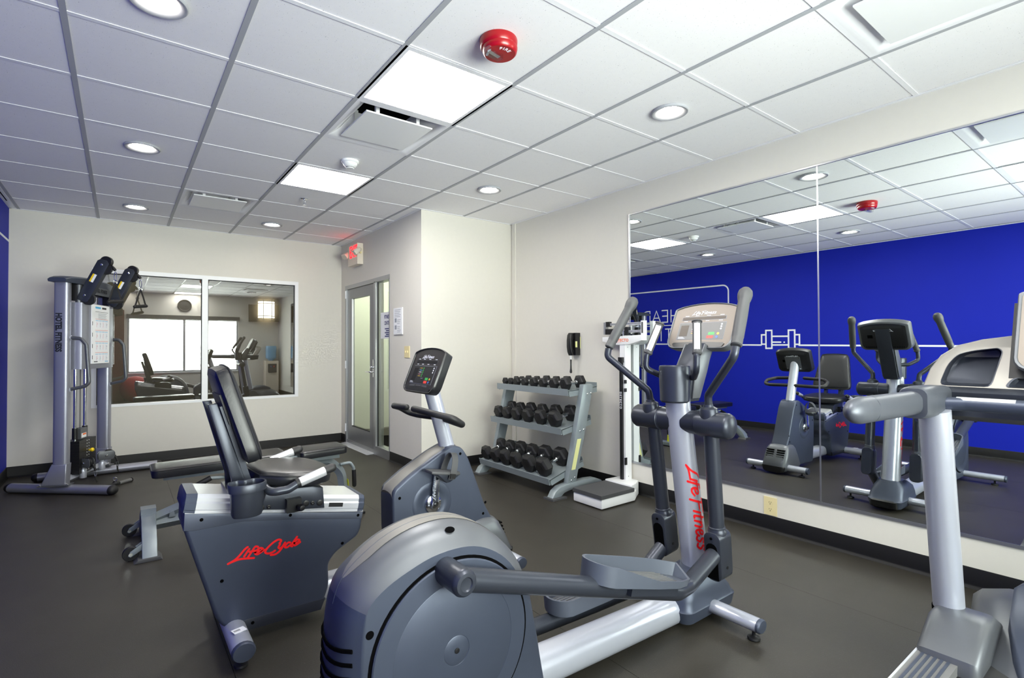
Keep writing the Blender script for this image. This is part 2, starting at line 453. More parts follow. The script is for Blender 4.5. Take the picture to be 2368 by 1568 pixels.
# ---- blue wall print: frame line, lettering, dumbbell sign
def wline(name, lines, w, par=wl, cap=5):              # (y, z) drawn on the blue wall
    return strokes(name, lines, w, 0.0012, basis((XL, 0, 0), (0, 1, 0), (0, 0, 1)), 'white_print', par, cap)
wline('painted_line', [[(YF-0.002, 2.285), (4.60, 2.262)]+[(4.60-0.10*math.sin(R(a)), 2.162+0.10*math.cos(R(a))) for a in range(15, 91, 15)]+[(4.50, 1.295)]], 0.022)
wline('painted_line', [[(3.975, 1.285), (4.50, 1.292), (5.6, 1.310), (6.22, 1.318)]], 0.022)
wline('painted_line', [[(3.425, 1.279), (0.6, 1.247), (-1.40, 1.225)]], 0.022)
HD = 0.205
def letters(z0, h, items):
    for ch, y0, w in items:                             # y0: left stem as read from the room side (largest y first in the mirror)
        G = {'H': [[(0, 0), (0, 1)], [(1, 0), (1, 1)], [(0, .52), (1, .52)]], 'E': [[(1, 0), (0, 0), (0, 1), (1, 1)], [(0, .52), (.9, .52)]],
             'A': [[(0, 0), (.5, 1), (1, 0)], [(.2, .38), (.8, .38)]], 'D': [[(0, 0), (0, 1), (.45, 1), (.75, .93), (.95, .72), (1, .5), (.95, .28), (.75, .07), (.45, 0), (0, 0)]],
             'T': [[(0, 1), (1, 1)], [(.5, 0), (.5, 1)]], 'I': [[(0, 0), (0, 1)]]}[ch]
        wline('painted_letter', [[(y0+w*a, z0+h*b) for a, b in l] for l in G], 0.019)
letters(1.706, 0.212, [('H', 5.437, 0.146), ('E', 5.655, 0.118), ('A', 5.804, 0.180), ('D', 6.038, 0.158)])
wline('painted_line', [[(5.40, 1.648), (6.20, 1.642)]], 0.013)
letters(1.373, 0.209, [('T', 5.568, 0.134), ('I', 5.793, 0.0)])
def rr(y0, y1, z0, z1): return [(y0, z0), (y1, z0), (y1, z1), (y0, z1), (y0, z0)]
wline('painted_dumbbell', [rr(3.814, 3.902, 1.235, 1.505), rr(3.485, 3.572, 1.235, 1.500), rr(3.902, 3.968, 1.298, 1.440), rr(3.420, 3.485, 1.292, 1.432),
                           [(3.572, 1.412), (3.814, 1.415)], [(3.814, 1.328), (3.685, 1.326)], [(3.634, 1.325), (3.632, 1.325)], [(3.572, 1.285), (3.814, 1.285)]], 0.022)

# ---- ceiling: grid of tees with lay-in tiles
ce = struct(box('ceiling', (XL-0.1, YB-0.1, ZC+0.30), (XR+0.1, YF+0.12, ZC+0.36), 'dark_gap'))
gx = [G0X+T*i for i in range(0, 8)]; gy = [G0Y+T*j for j in range(-6, 7)]
ex = [XL]+gx+[XR]; ey = [YB]+[y for y in gy]+[YF]
special = {}                                            # (i, j) cells without an ordinary tile
def cell(x, y): return (math.floor((x-G0X)/T+1e-6), math.floor((y-G0Y)/T+1e-6))
TROFFERS = [(1.329, 2.418), (1.329, 4.247), (1.329, 0.5895), (1.329, -1.1)]
VENTS = [(1.329, 3.028), (0.7192, 5.466), (2.548, 0.5895)]
for p in TROFFERS+VENTS: special[cell(*p)] = 1
tile_me = {}
def solid(x, y): return not (x > XD-0.001 and y > YK-0.001)
zt = ZC+0.004
for a0, a1 in zip(ex, ex[1:]):
    for b0, b1 in zip(ey, ey[1:]):
        c = cell((a0+a1)/2, (b0+b1)/2)
        if c in special: continue
        h = 0.0035
        pieces = [(a0+h, b0+h, a1-h, b1-h)]
        if a1 > XD and b1 > YK:                         # beside the boxed-out corner
            pieces = []
            if b0 < YK-0.02: pieces.append((a0+h, b0+h, a1-h, YK))
            if a0 < XD-0.02: pieces.append((a0+h, max(b0+h, YK), XD, b1-h))
            pieces = [p for p in pieces if p[2]-p[0] > 0.01 and p[3]-p[1] > 0.01]
        for (u0, v0, u1, v1) in pieces:
            key = (round(u1-u0, 3), round(v1-v0, 3))
            if key[0] < 0.006 or key[1] < 0.006: continue
            if key not in tile_me:
                bm = bmesh.new(); add_box(bm, (0, 0, 0), (u1-u0, v1-v0, 0.016)); do_bevel(bm, 0.002, 1); tile_me[key] = bm2me(bm)
            o = put('ceiling_tile', tile_me[key], 'tile_white', ce, smooth=False)
            o.location = (u0, v0, zt)
for x in gx[:-1]:
    y1 = YF if x < XD else YK
    prism('grid_runner', [(x-0.012, ZC), (x+0.012, ZC), (x+0.012, ZC+0.0025), (x+0.002, ZC+0.004), (x+0.001, ZC+0.034), (x-0.001, ZC+0.034), (x-0.002, ZC+0.004), (x-0.012, ZC+0.0025)], YB, y1, 'y', 'runner_grey', ce)
for y in gy:
    x1 = XR if y < YK else XD
    prism('grid_tee', [(y-0.012, ZC+0.0006), (y+0.012, ZC+0.0006), (y+0.012, ZC+0.003), (y+0.001, ZC+0.005), (y+0.001, ZC+0.03), (y-0.001, ZC+0.03), (y-0.001, ZC+0.005), (y-0.012, ZC+0.003)], XL, x1, 'x', 'grid_white', ce)
def wallangle(lo, hi): box('wall_angle', lo, hi, 'grid_white', ce)
wallangle((XL, YB, ZC-0.001), (XL+0.02, YF, ZC+0.003)); wallangle((XL, YF-0.02, ZC-0.001), (XD, YF, ZC+0.003))
wallangle((XR-0.02, YB, ZC-0.001), (XR, YK, ZC+0.003)); wallangle((XD, YK-0.02, ZC-0.001), (XR, YK, ZC+0.003))
wallangle((XD-0.02, YK-0.02, ZC-0.001), (XD, YF, ZC+0.003)); wallangle((XL, YB, ZC-0.001), (XR, YB+0.02, ZC+0.003))

# ---- lay-in light panels
TL = ['lit square ceiling light panel beside the red fire strobe', 'lit square ceiling light panel between smoke detector and sprinkler', 'lit square ceiling light panel nearest the camera, seen only in the mirror', 'lit square ceiling light panel by the back window wall']
for (x, y), lb in zip(TROFFERS, TL):
    t = thing('ceiling_light', lb, 'light', (x, y, ZC), group='square ceiling light panels')
    h = T/2
    bm = bmesh.new()
    for lo, hi in (((x-h, y-h, ZC), (x-h+0.03, y+h, ZC+0.02)), ((x+h-0.03, y-h, ZC), (x+h, y+h, ZC+0.02)), ((x-h+0.03, y-h, ZC), (x+h-0.03, y-h+0.03, ZC+0.02)), ((x-h+0.03, y+h-0.03, ZC), (x+h-0.03, y+h, ZC+0.02))): add_box(bm, lo, hi)
    put('light_frame', bm2me(bm), 'grid_white', t)
    box('diffuser', (x-h+0.028, y-h+0.028, ZC+0.006), (x+h-0.028, y+h-0.028, ZC+0.012), 'troffer_glow', t)
    box('light_housing', (x-h+0.005, y-h+0.005, ZC+0.013), (x+h-0.005, y+h-0.005, ZC+0.09), 'grid_white', t)
# ---- recessed downlights
DL = [((0.1096, 2.418), 'round recessed downlight at the top left edge of the photo'), ((0.1096, 4.247), 'round recessed downlight, middle one of the row along the blue wall'), ((0.1096, 6.076), 'round recessed downlight above the cable machine, by the far wall'),
      ((1.329, 6.076), 'round recessed downlight nearest the exit sign'), ((2.548, 1.809), 'round recessed downlight nearest the mirror, large'), ((2.548, 3.638), 'round recessed downlight in front of the boxed-out wall corner'),
      ((0.1096, 0.5895), 'round recessed downlight above the camera by the blue wall'), ((2.548, -0.02), 'round recessed downlight above the treadmill'), ((0.1096, -1.24), 'round recessed downlight in the back corner by the blue wall')]
for (x, y), lb in DL:
    t = thing('downlight', lb, 'light', (x, y, ZC), group='recessed downlights')
    lathe('trim_ring', [(0.098, ZC+0.004), (0.103, ZC+0.001), (0.103, ZC-0.008), (0.099, ZC-0.012), (0.090, ZC-0.012), (0.064, ZC+0.000), (0.061, ZC+0.003), (0.061, ZC+0.0035)], (x, y, 0), (0, 0, 1), 'runner_grey', t, 40)
    lathe('lens', [(0.0615, ZC+0.0025), (0.05, ZC+0.0012), (0, ZC+0.001)], (x, y, 0), (0, 0, 1), 'down_glow', t, 40)
# ---- plaque diffusers (air vents)
VL = ['square plaque air vent next to the lit panel by the strobe', 'square plaque air vent on the far left, near the cable machine', 'square plaque air vent in the top right corner of the ceiling']
for (x, y), lb in zip(VENTS, VL):
    t = thing('air_vent', lb, 'vent', (x, y, ZC), group='plaque air vents')
    h = T/2-0.004
    rings = []
    for k, (w, z) in enumerate([(h, ZC+0.001), (h-0.022, ZC-0.001), (h-0.05, ZC+0.012), (h-0.085, ZC+0.045), (h-0.105, ZC+0.085), (h-0.11, ZC+0.16)]):
        rings.append([(x+sx*w, y+sy*w, z) for sx, sy in ((-1, -1), (1, -1), (1, 1), (-1, 1))])
    loft('cone', rings, 'grid_white', t, cap=False)
    box('duct', (x-h+0.10, y-h+0.10, ZC+0.155), (x+h-0.10, y+h-0.10, ZC+0.165), 'dark_gap', t)
    box('plaque', (x-0.212, y-0.212, ZC-0.012), (x+0.212, y+0.212, ZC-0.004), 'white_plastic', t, bev=0.002)
    for sx in (-0.13, 0.13):
        for sy in (-0.17, 0.17):
            box('hanger', (x+sx-0.011, y+sy-0.011, ZC-0.004), (x+sx+0.011, y+sy+0.011, ZC+0.158), 'white_plastic', t)
t = thing('slot_vent', 'narrow linear slot vent along the top of the blue wall', 'vent', (-0.845, 6.3, ZC))
box('slot_frame', (-0.868, 5.85, ZC-0.003), (-0.822, 6.80, ZC+0.002), 'white_plastic', t, bev=0.001)
box('slot', (-0.850, 5.87, ZC-0.0045), (-0.842, 6.50, ZC-0.0028), 'dark_gap', t)
# ---- fire strobe
t = thing('fire_strobe', 'red round ceiling fire strobe with white lettering', 'fire alarm', (1.341, 1.84, ZC))
sx, sy = 1.341, 1.84
lathe('base_ring', [(0.083, ZC+0.002), (0.085, ZC-0.004), (0.083, ZC-0.03), (0.078, ZC-0.036), (0, ZC-0.036)], (sx, sy, 0), (0, 0, 1), 'red_plastic', t, 44)
lathe('cover', [(0.079, ZC-0.034), (0.079, ZC-0.040), (0.075, ZC-0.055), (0.069, ZC-0.061), (0, ZC-0.061)], (sx+0.004, sy-0.004, 0), (0, 0, 1), 'red_plastic', t, 44)
Ms = Matrix.Translation((sx, sy, ZC-0.061)) @ Matrix.Rotation(-YAW, 4, 'Z')
fr = bmesh.new(); add_box(fr, (-0.017, -0.075, -0.022), (0.017, 0.012, 0.004)); do_bevel(fr, 0.008, 3); fr.transform(Ms @ Matrix.Rotation(R(-42), 4, 'Z'))
put('flash_lens', bm2me(fr), 'clear_plastic', t)
fr = bmesh.new(); add_box(fr, (-0.010, -0.060, -0.012), (0.010, 0.004, 0.0)); do_bevel(fr, 0.003, 2); fr.transform(Ms @ Matrix.Rotation(R(-42), 4, 'Z'))
put('flash_tube', bm2me(fr), 'chrome', t)
_hr, _hb = Vector((_r.x, _r.y, 0)).normalized(), Vector((-_f.x, -_f.y, 0)).normalized()   # print on the underside, read from the room
for ch, an in (('F', 84), ('I', 68), ('R', 51), ('E', 31)):
    Ml = basis(Vector((sx+0.004, sy-0.004, ZC-0.0612))+_hr*0.046*math.cos(R(an))+_hb*0.046*math.sin(R(an)), _hr, _hb)
    text('lettering', ch, 0.024, Ml @ Matrix.Rotation(R(an-90), 4, 'Z'), 'white_print', t, ext=0.0005, off=0.0007, align='CENTER')
strokes('status_strip', [[(-0.052, -0.004), (-0.047, 0.012), (-0.038, 0.024)]], 0.011, 0.0006, basis((sx, sy, ZC-0.0612), (_r.x, _r.y, 0), (-_f.x, -_f.y, 0)), 'white_print', t)
# ---- smoke detector and sprinkler
t = thing('smoke_detector', 'white round smoke detector between air vent and light panel', 'smoke detector', (1.335, 3.68, ZC))
lathe('base', [(0.062, ZC+0.002), (0.062, ZC-0.010), (0.056, ZC-0.016), (0, ZC-0.016)], (1.335, 3.68, 0), (0, 0, 1), 'white_plastic', t, 36)
lathe('chamber', [(0.052, ZC-0.015), (0.050, ZC-0.026), (0.038, ZC-0.040), (0.030, ZC-0.044), (0.030, ZC-0.052), (0.026, ZC-0.056), (0, ZC-0.056)], (1.335, 3.68, 0), (0, 0, 1), 'white_plastic', t, 36)
lathe('vent_band', [(0.0315, ZC-0.046), (0.0315, ZC-0.050)], (1.335, 3.68, 0), (0, 0, 1), 'rubber_grey', t, 36)
t = thing('sprinkler', 'small metal ceiling sprinkler head', 'sprinkler', (1.336, 4.86, ZC))
lathe('escutcheon', [(0.034, ZC+0.002), (0.034, ZC-0.003), (0.022, ZC-0.007), (0, ZC-0.007)], (1.336, 4.86, 0), (0, 0, 1), 'chrome', t, 28)
cyl('stem', (1.336, 4.86, ZC-0.006), (1.336, 4.86, ZC-0.05), 0.007, 'chrome', t, 14)
for s in (-1, 1): tube('frame_arm', [(1.336+s*0.008, 4.86, ZC-0.02), (1.336+s*0.013, 4.86, ZC-0.035), (1.336, 4.86, ZC-0.058)], 0.002, 'chrome', t, 6)
lathe('deflector', [(0.0, ZC-0.056), (0.016, ZC-0.057), (0.016, ZC-0.059), (0, ZC-0.059)], (1.336, 4.86, 0), (0, 0, 1), 'chrome', t, 20)

# ---- wall mirror
MT = 0.0032
Mm = Matrix.Translation((3.484, 0, 1.237)) @ Matrix.Rotation(MT, 4, 'Y') @ Matrix.Translation((-3.484, 0, -1.237))
t = thing('wall_mirror', 'large frameless wall mirror in two tall panels with thin metal edge', 'mirror', (3.48, 1.4, 0.27))
MZ0, MZ1 = 0.268, 2.368
for y0, y1 in ((1.406, 2.890), (-0.08, 1.402)):
    box('mirror_panel', (3.484, y0, MZ0), (3.4895, y1, MZ1), 'mirror_silver', t, M=Mm)
box('edge_trim', (3.4795, -0.09, MZ0-0.014), (3.489, 2.896, MZ0+0.004), 'mirror_frame', t, bev=0.001)
box('edge_trim', (3.4815, -0.09, MZ1-0.004), (3.489, 2.896, MZ1+0.006), 'mirror_frame', t, bev=0.001)
box('edge_trim', (3.481, 2.886, MZ0-0.014), (3.489, 2.898, MZ1+0.006), 'mirror_frame', t, bev=0.001)
box('edge_trim', (3.481, -0.092, MZ0-0.014), (3.489, -0.080, MZ1+0.006), 'mirror_frame', t, bev=0.001)
box('seam_strip', (3.482, 1.400, MZ0), (3.4885, 1.408, MZ1), 'mirror_frame', t, M=Mm)

# ---- far window onto the lobby
w1 = struct(thing('window_1', None, None, ((WX0+WX1)/2, YF, WZ0)))
fy0, fy1 = YF-0.004, YF+0.07
for lo, hi in (((WX0, fy0, WZ1-0.045), (WX1, fy1, WZ1)), ((WX0, fy0, WZ0), (WX1, fy1, WZ0+0.028)), ((WX0, fy0, WZ0+0.028), (WX0+0.042, fy1, WZ1-0.045)), ((WX1-0.042, fy0, WZ0+0.028), (WX1, fy1, WZ1-0.045)), ((0.748, fy0, WZ0+0.028), (0.808, fy1, WZ1-0.045))):
    box('frame_bar', lo, hi, 'white_frame', w1, bev=0.002)
for a, b in ((WX0+0.042, 0.748), (0.808, WX1-0.042)):
    box('pane', (a, YF+0.028, WZ0+0.028), (b, YF+0.034, WZ1-0.045), 'window_glass', w1)
    for lo, hi in (((a, YF+0.018, WZ0+0.028), (a+0.008, YF+0.028, WZ1-0.045)), ((b-0.008, YF+0.018, WZ0+0.028), (b, YF+0.028, WZ1-0.045)), ((a, YF+0.018, WZ1-0.053), (b, YF+0.028, WZ1-0.045))):
        box('gasket', lo, hi, 'rubber_black', w1)

# ---- glazed door with sidelight
d1 = struct(thing('door_1', None, None, (XD, 6.2, 0)))
dx0, dx1 = XD-0.004, XD+0.10
for lo, hi in (((dx0, DY1-0.045, 0), (dx1, DY1, DZ1)), ((dx0, 5.695, 0), (dx1, 5.745, DZ1-0.04)), ((dx0, DY0, 0), (dx1, DY0+0.02, DZ1-0.04)), ((dx0, DY0, DZ1-0.05), (dx1, DY1-0.045, DZ1))):
    box('door_frame', lo, hi, 'aluminium', d1, bev=0.002)
leaf = box('door_leaf', (XD+0.012, 5.748, 0.012), (XD+0.05, 5.90, DZ1-0.055), 'door_metal', d1, bev=0.002)
for lo, hi in (((XD+0.012, 6.50, 0.012), (XD+0.05, 6.652, DZ1-0.055)), ((XD+0.012, 5.90, 0.012), (XD+0.05, 6.50, 0.235)), ((XD+0.012, 5.90, 1.868), (XD+0.05, 6.50, DZ1-0.055))):
    box('leaf_rail', lo, hi, 'door_metal', leaf, bev=0.001)
box('pane', (XD+0.028, 5.90, 0.235), (XD+0.034, 6.50, 1.868), 'door_glass', leaf)
box('glazing_bead', (XD+0.010, 6.486, 0.235), (XD+0.03, 6.50, 1.868), 'white_frame', leaf)
box('glazing_bead', (XD+0.010, 5.90, 0.235), (XD+0.03, 6.50, 0.246), 'rubber_black', leaf)
hb = box('lock_plate', (XD-0.004, 5.735, 0.895), (XD+0.012, 5.775, 1.103), 'chrome', d1, bev=0.004)
tube('lever', [(XD-0.002, 5.755, 0.955), (XD-0.045, 5.757, 0.955), (XD-0.047, 5.88, 0.955)], 0.009, 'chrome', d1, 10, fil=0.02)
lathe('thumb_turn', [(0.0, -0.028), (0.014, -0.026), (0.016, -0.012), (0.012, 0.0)], (XD-0.002, 5.79, 1.01), (1, 0, 0), 'chrome', d1, 16)
for z in (0.20, 1.02, 1.935):
    cyl('hinge', (XD-0.006, 6.672, z-0.05), (XD-0.006, 6.672, z+0.05), 0.010, 'white_frame', d1, 12)
box('pane', (XD+0.03, DY0+0.02, 0.10), (XD+0.036, 5.695, DZ1-0.05), 'door_glass', d1)
box('sill_rail', (dx0, DY0+0.02, 0.0), (dx1, 5.695, 0.10), 'aluminium', d1, bev=0.002)
box('gasket', (XD+0.02, 5.680, 0.10), (XD+0.03, 5.695, DZ1-0.05), 'rubber_black', d1)
prism('threshold', [(XD-0.09, 0.0), (XD+0.11, 0.0), (XD+0.10, 0.012), (XD-0.03, 0.012)], 5.75, DY1-0.04, 'y', 'silver_bright', d1)
box('door_sweep', (XD+0.002, 5.752, 0.012), (XD+0.012, 6.648, 0.05), 'aluminium', d1)
# ---- sign on the sidelight, notice, switch, exit sign
t = thing('fitness_centre_sign', 'pale sign with blue lettering stuck on the sidelight glass', 'sign', (XD+0.04, 5.45, 1.34))
box('sign_sheet', (XD+0.0282, 5.325, 1.342), (XD+0.0296, 5.613, 1.64), 'paper', t)
Mt = basis((XD+0.0278, 5.515, 0), (0, -1, 0), (0, 0, 1))
for s, z, sz in (('FITNESS', 1.585, 0.058), ('CENTER', 1.515, 0.058)):
    text('lettering', s, sz, Mt @ Matrix.Translation((0, z, 0)), 'navy_print', t, off=0.0012, sx=0.72)
for k, z in enumerate((1.452, 1.430, 1.408, 1.388, 1.368)):
    box('small_print', (XD+0.0276, 5.34+0.004*k, z-0.006), (XD+0.0282, 5.50-0.03*(k % 2), z+0.006), 'navy_print', t)
t = thing('notice', 'white printed notice in a clear holder beside the door', 'notice', (XD, 5.07, 1.37))
box('holder', (XD-0.012, 4.968, 1.378), (XD-0.001, 5.182, 1.662), 'white_plastic', t, bev=0.002)
box('sheet', (XD-0.0130, 4.978, 1.390), (XD-0.0122, 5.172, 1.655), 'paper', t)
for k in range(14):
    if k in (5, 9): continue
    z = 1.640-0.018*k
    box('print_line', (XD-0.0136, 5.000+0.012*(k % 3), z-0.0025), (XD-0.0131, 5.150 if k < 5 else 5.085, z+0.0025), 'ink_grey', t)
for z in (1.53, 1.455): box('print_block', (XD-0.0136, 5.10, z-0.022), (XD-0.0131, 5.145, z+0.022), 'ink_grey', t)
t = thing('light_switch', 'ivory double light switch plate below the notice', 'switch', (XD, 4.87, 1.13))
box('plate', (XD-0.006, 4.812, 1.135), (XD, 4.930, 1.254), 'ivory', t, bev=0.002)
for y in (4.848, 4.894): box('toggle', (XD-0.016, y-0.005, 1.185), (XD-0.005, y+0.005, 1.207), 'ivory', t, bev=0.001)
t = thing('exit_sign', 'white exit sign with glowing red letters and two emergency lamp heads', 'exit sign', (2.33, 6.24, 2.26))
box('housing', (2.298, 6.085, 2.262), (2.37, 6.405, 2.518), 'beige_plastic', t, bev=0.004)
text('lettering', 'EXIT', 0.205, basis((2.2975, 6.345, 2.42), (0, -1, 0), (0, 0, 1)), 'exit_glow', t, ext=0.0006, off=0.004, sx=0.60)
for y, rz in ((6.44, 0.3), (6.06, -0.2)):
    h = cyl('lamp_arm', (2.335, y, 2.40), (2.335, y-0.03 if y > 6.2 else y+0.03, 2.40), 0.012, 'ivory', t, 12)
    Mh = basis((2.31, y, 2.43), (math.cos(rz), math.sin(rz), 0), (0, 1, 0)) @ Matrix.Rotation(R(-38), 4, 'Y')
    bm = bmesh.new()
    rings = [[(d, a, b) for a, b in rrect(w, hh, 0.02)] for d, w, hh in ((-0.075, 0.088, 0.062), (-0.07, 0.096, 0.070), (-0.02, 0.086, 0.062), (0.02, 0.056, 0.044), (0.03, 0.03, 0.025))]
    loft('lamp_head', rings, 'beige_plastic', t, M=Mh)
    box('lamp_lens', (-0.0775, -0.040, -0.027), (-0.0745, 0.040, 0.027), 'clear_plastic', t, bev=0.001, M=Mh)
# ---- outlet under the mirror
t = thing('power_outlet', 'ivory double power outlet on the wall under the mirror', 'outlet', (XR, 1.717, 0.11))
box('plate', (XR-0.006, 1.675, 0.109), (XR, 1.760, 0.228), 'ivory', t, bev=0.002)
for z in (0.192, 0.147):
    so = lathe('socket', [(0.017, -0.008), (0.017, -0.004)], (XR, 1.717, z), (1, 0, 0), 'ivory', t, 20)
    for y in (-0.006, 0.006): box('slot', (XR-0.0088, 1.717+y-0.001, z-0.001), (XR-0.0078, 1.717+y+0.001, z+0.008), 'dark_gap', so)
    cyl('ground_hole', (XR-0.0088, 1.717, z-0.008), (XR-0.0078, 1.717, z-0.008), 0.0028, 'dark_gap', so, 10)

# ---- lobby behind the far window
LY = 8.65
struct(box('floor_lobby', (-2.2, YF+0.13, -0.06), (2.36, LY, 0), 'carpet'))
struct(box('ceiling_lobby', (-2.2, YF+0.13, 2.62), (2.36, LY, 2.70), 'tile_white'))
struct(box('wall_lobby', (-2.2, LY, 0), (2.48, LY+0.1, 2.7), 'lobby_paint'))
struct(box('wall_lobby_left', (-2.3, YF+0.13, 0), (-2.2, LY+0.1, 2.7), 'lobby_paint'))
struct(box('wall_lobby_right', (2.36, YF+0.13, 0), (2.48, LY, 2.7), 'lobby_paint'))
t = thing('wall_sconce', 'lit white half-round wall sconce with metal bars in the lobby', 'lamp', (1.81, LY, 1.68))
lathe('shade', [(0.115, 1.70), (0.118, 1.71), (0.118, 1.96), (0.115, 1.97)], (1.81, LY-0.005, 0), (0, 0, 1), 'sconce_glow', t, 32, oval=(1, 0.8))
for z in (1.700, 1.735, 1.93, 1.965):
    tube('band', [(1.81+0.124*math.cos(R(a)), LY-0.005-0.102*abs(math.sin(R(a))), z) for a in range(0, 181, 15)], 0.004, 'door_metal', t, 6)
for x in (1.75, 1.87): tube('strap', [(x, LY-0.100, 1.66), (x, LY-0.102, 2.0)], 0.004, 'door_metal', t, 6)
t = thing('lobby_light', 'recessed square light in the lobby ceiling', 'light', (0.6, 7.7, 2.62))
box('light_frame', (0.28, 7.38, 2.612), (0.92, 8.02, 2.6205), 'grid_white', t)
box('diffuser', (0.31, 7.41, 2.606), (0.89, 7.99, 2.611), 'troffer_dim', t) if 'troffer_dim' in MATS else None
# ---- corridor behind the door
CX1 = 3.75
struct(box('floor_corridor', (XD+0.12, YK+0.12, -0.06), (CX1, 7.6, 0.0), 'carpet'))
struct(box('wall_corridor', (CX1, YK, 0), (CX1+0.1, 7.7, 2.7), 'corridor_paint'))
struct(box('wall_corridor_end', (XD+0.12, 7.6, 0), (CX1+0.1, 7.7, 2.7), 'corridor_paint'))
struct(box('wall_corridor_near', (XR+0.1, YK, 0), (CX1, YK+0.12, 2.7), 'corridor_paint'))
struct(box('ceiling_corridor', (XD+0.12, YK+0.12, 2.62), (CX1, 7.6, 2.70), 'tile_white'))
struct(box('baseboard_corridor', (CX1-0.012, YK+0.12, 0), (CX1, 7.6, 0.10), 'corridor_paint'))
t = thing('corridor_light', 'square light panel in the corridor ceiling behind the door', 'light', (3.1, 6.0, 2.62))
box('light_frame', (2.60, 5.70, 2.612), (3.62, 7.32, 2.6205), 'grid_white', t)
box('diffuser', (2.63, 5.73, 2.605), (3.59, 7.29, 2.611), 'corridor_glow', t) if 'corridor_glow' in MATS else None

# ---- back wall: window with blind head, clock, television, water cooler (seen reflected in the far window)
w2 = struct(thing('window_2', None, None, (1.31, YB, BZ0)))
for lo, hi in (((BX0, YB-0.10, BZ0), (BX1, YB-0.03, BZ0+0.04)), ((BX0, YB-0.10, BZ1-0.05), (BX1, YB-0.03, BZ1)), ((BX0, YB-0.10, BZ0+0.04), (BX0+0.04, YB-0.03, BZ1-0.05)), ((BX1-0.04, YB-0.10, BZ0+0.04), (BX1, YB-0.03, BZ1-0.05)), ((1.255, YB-0.10, BZ0+0.04), (1.305, YB-0.03, BZ1-0.05))):
    box('frame_bar', lo, hi, 'aluminium', w2, bev=0.002)
for a, b in ((BX0+0.04, 1.255), (1.305, BX1-0.04)): box('pane', (a, YB-0.07, BZ0+0.04), (b, YB-0.064, BZ1-0.05), 'door_glass', w2)
box('sill', (BX0-0.03, YB-0.03, BZ0-0.02), (BX1+0.03, YB+0.05, BZ0), 'white_frame', w2, bev=0.004)
t = thing('roller_blind', 'grey roller blind rolled up above the back window', 'blind', (1.31, YB, 1.96))
box('cassette', (BX0-0.02, YB+0.001, 1.965), (BX1+0.02, YB+0.08, 2.065), 'rubber_grey', t, bev=0.01)
cyl('hem_bar', (BX0, YB+0.03, 1.955), (BX1, YB+0.03, 1.955), 0.008, 'aluminium', t, 10)
t = thing('wall_clock', 'round dark-rimmed wall clock above the back window', 'clock', (1.28, YB, 2.17))
lathe('rim', [(0.13, 0.0), (0.15, 0.005), (0.152, 0.03), (0.14, 0.042), (0.122, 0.036), (0.12, 0.02)], (1.28, YB, 2.32), (0, 1, 0), 'rubber_black', t, 40)
lathe('dial', [(0.125, 0.018), (0, 0.019)], (1.28, YB, 2.32), (0, 1, 0), 'paper', t, 40)
for k in range(12):
    a = R(30*k); p = Vector((1.28+0.105*math.sin(a), YB+0.020, 2.32+0.105*math.cos(a))); q = Vector((1.28+0.09*math.sin(a), YB+0.020, 2.32+0.09*math.cos(a)))
    tube('tick', [p, q], 0.003, 'ink', t, 5)
for a, l, r in ((-60, 0.06, 0.004), (110, 0.09, 0.003)):
    tube('hand', [(1.28, YB+0.023, 2.32), (1.28+l*math.sin(R(a)), YB+0.023, 2.32+l*math.cos(R(a)))], r, 'ink', t, 6)
t = thing('television', 'black flat television on a bracket high in the back corner', 'television', (3.05, YB+0.3, 1.85))
Mv = Matrix.Translation((3.08, YB+0.22, 2.18)) @ Matrix.Rotation(R(14), 4, 'Z') @ Matrix.Rotation(R(-10), 4, 'X')
box('cabinet', (-0.37, -0.03, -0.23), (0.37, 0.03, 0.23), 'black_plastic', t, bev=0.008, M=Mv)
box('screen', (-0.35, 0.0295, -0.205), (0.35, 0.032, 0.215), 'screen_dark', t, M=Mv)
box('wall_plate', (2.98, YB, 2.06), (3.18, YB+0.02, 2.30), 'black_plastic', t)
tube('bracket_arm', [(3.08, YB+0.01, 2.18), (3.08, YB+0.20, 2.18)], 0.025, 'black_plastic', t, 10)
t = thing('water_cooler', 'white water cooler with a blue bottle by the back corner', 'water cooler', (3.27, YB+0.2, 0))
box('cabinet', (3.11, YB+0.02, 0.01), (3.43, YB+0.34, 0.90), 'beige_plastic', t, bev=0.02, seg=3)
box('tap_recess', (3.16, YB+0.335, 0.60), (3.38, YB+0.343, 0.82), 'rubber_grey', t, bev=0.003)
for x, m_ in ((3.23, 'blue_key'), (3.31, 'red_key')): tube('tap', [(x, YB+0.34, 0.76), (x, YB+0.37, 0.76), (x, YB+0.37, 0.73)], 0.010, m_, t, 8)
box('drip_tray', (3.17, YB+0.335, 0.585), (3.37, YB+0.39, 0.60), 'black_plastic', t, bev=0.003)
lathe('bottle', [(0.05, 0.88), (0.06, 0.92), (0.13, 0.97), (0.135, 1.0), (0.128, 1.03), (0.135, 1.06), (0.128, 1.12), (0.135, 1.16), (0.135, 1.26), (0.12, 1.30), (0, 1.305)], (3.27, YB+0.18, 0), (0, 0, 1), 'water_blue', t, 28)

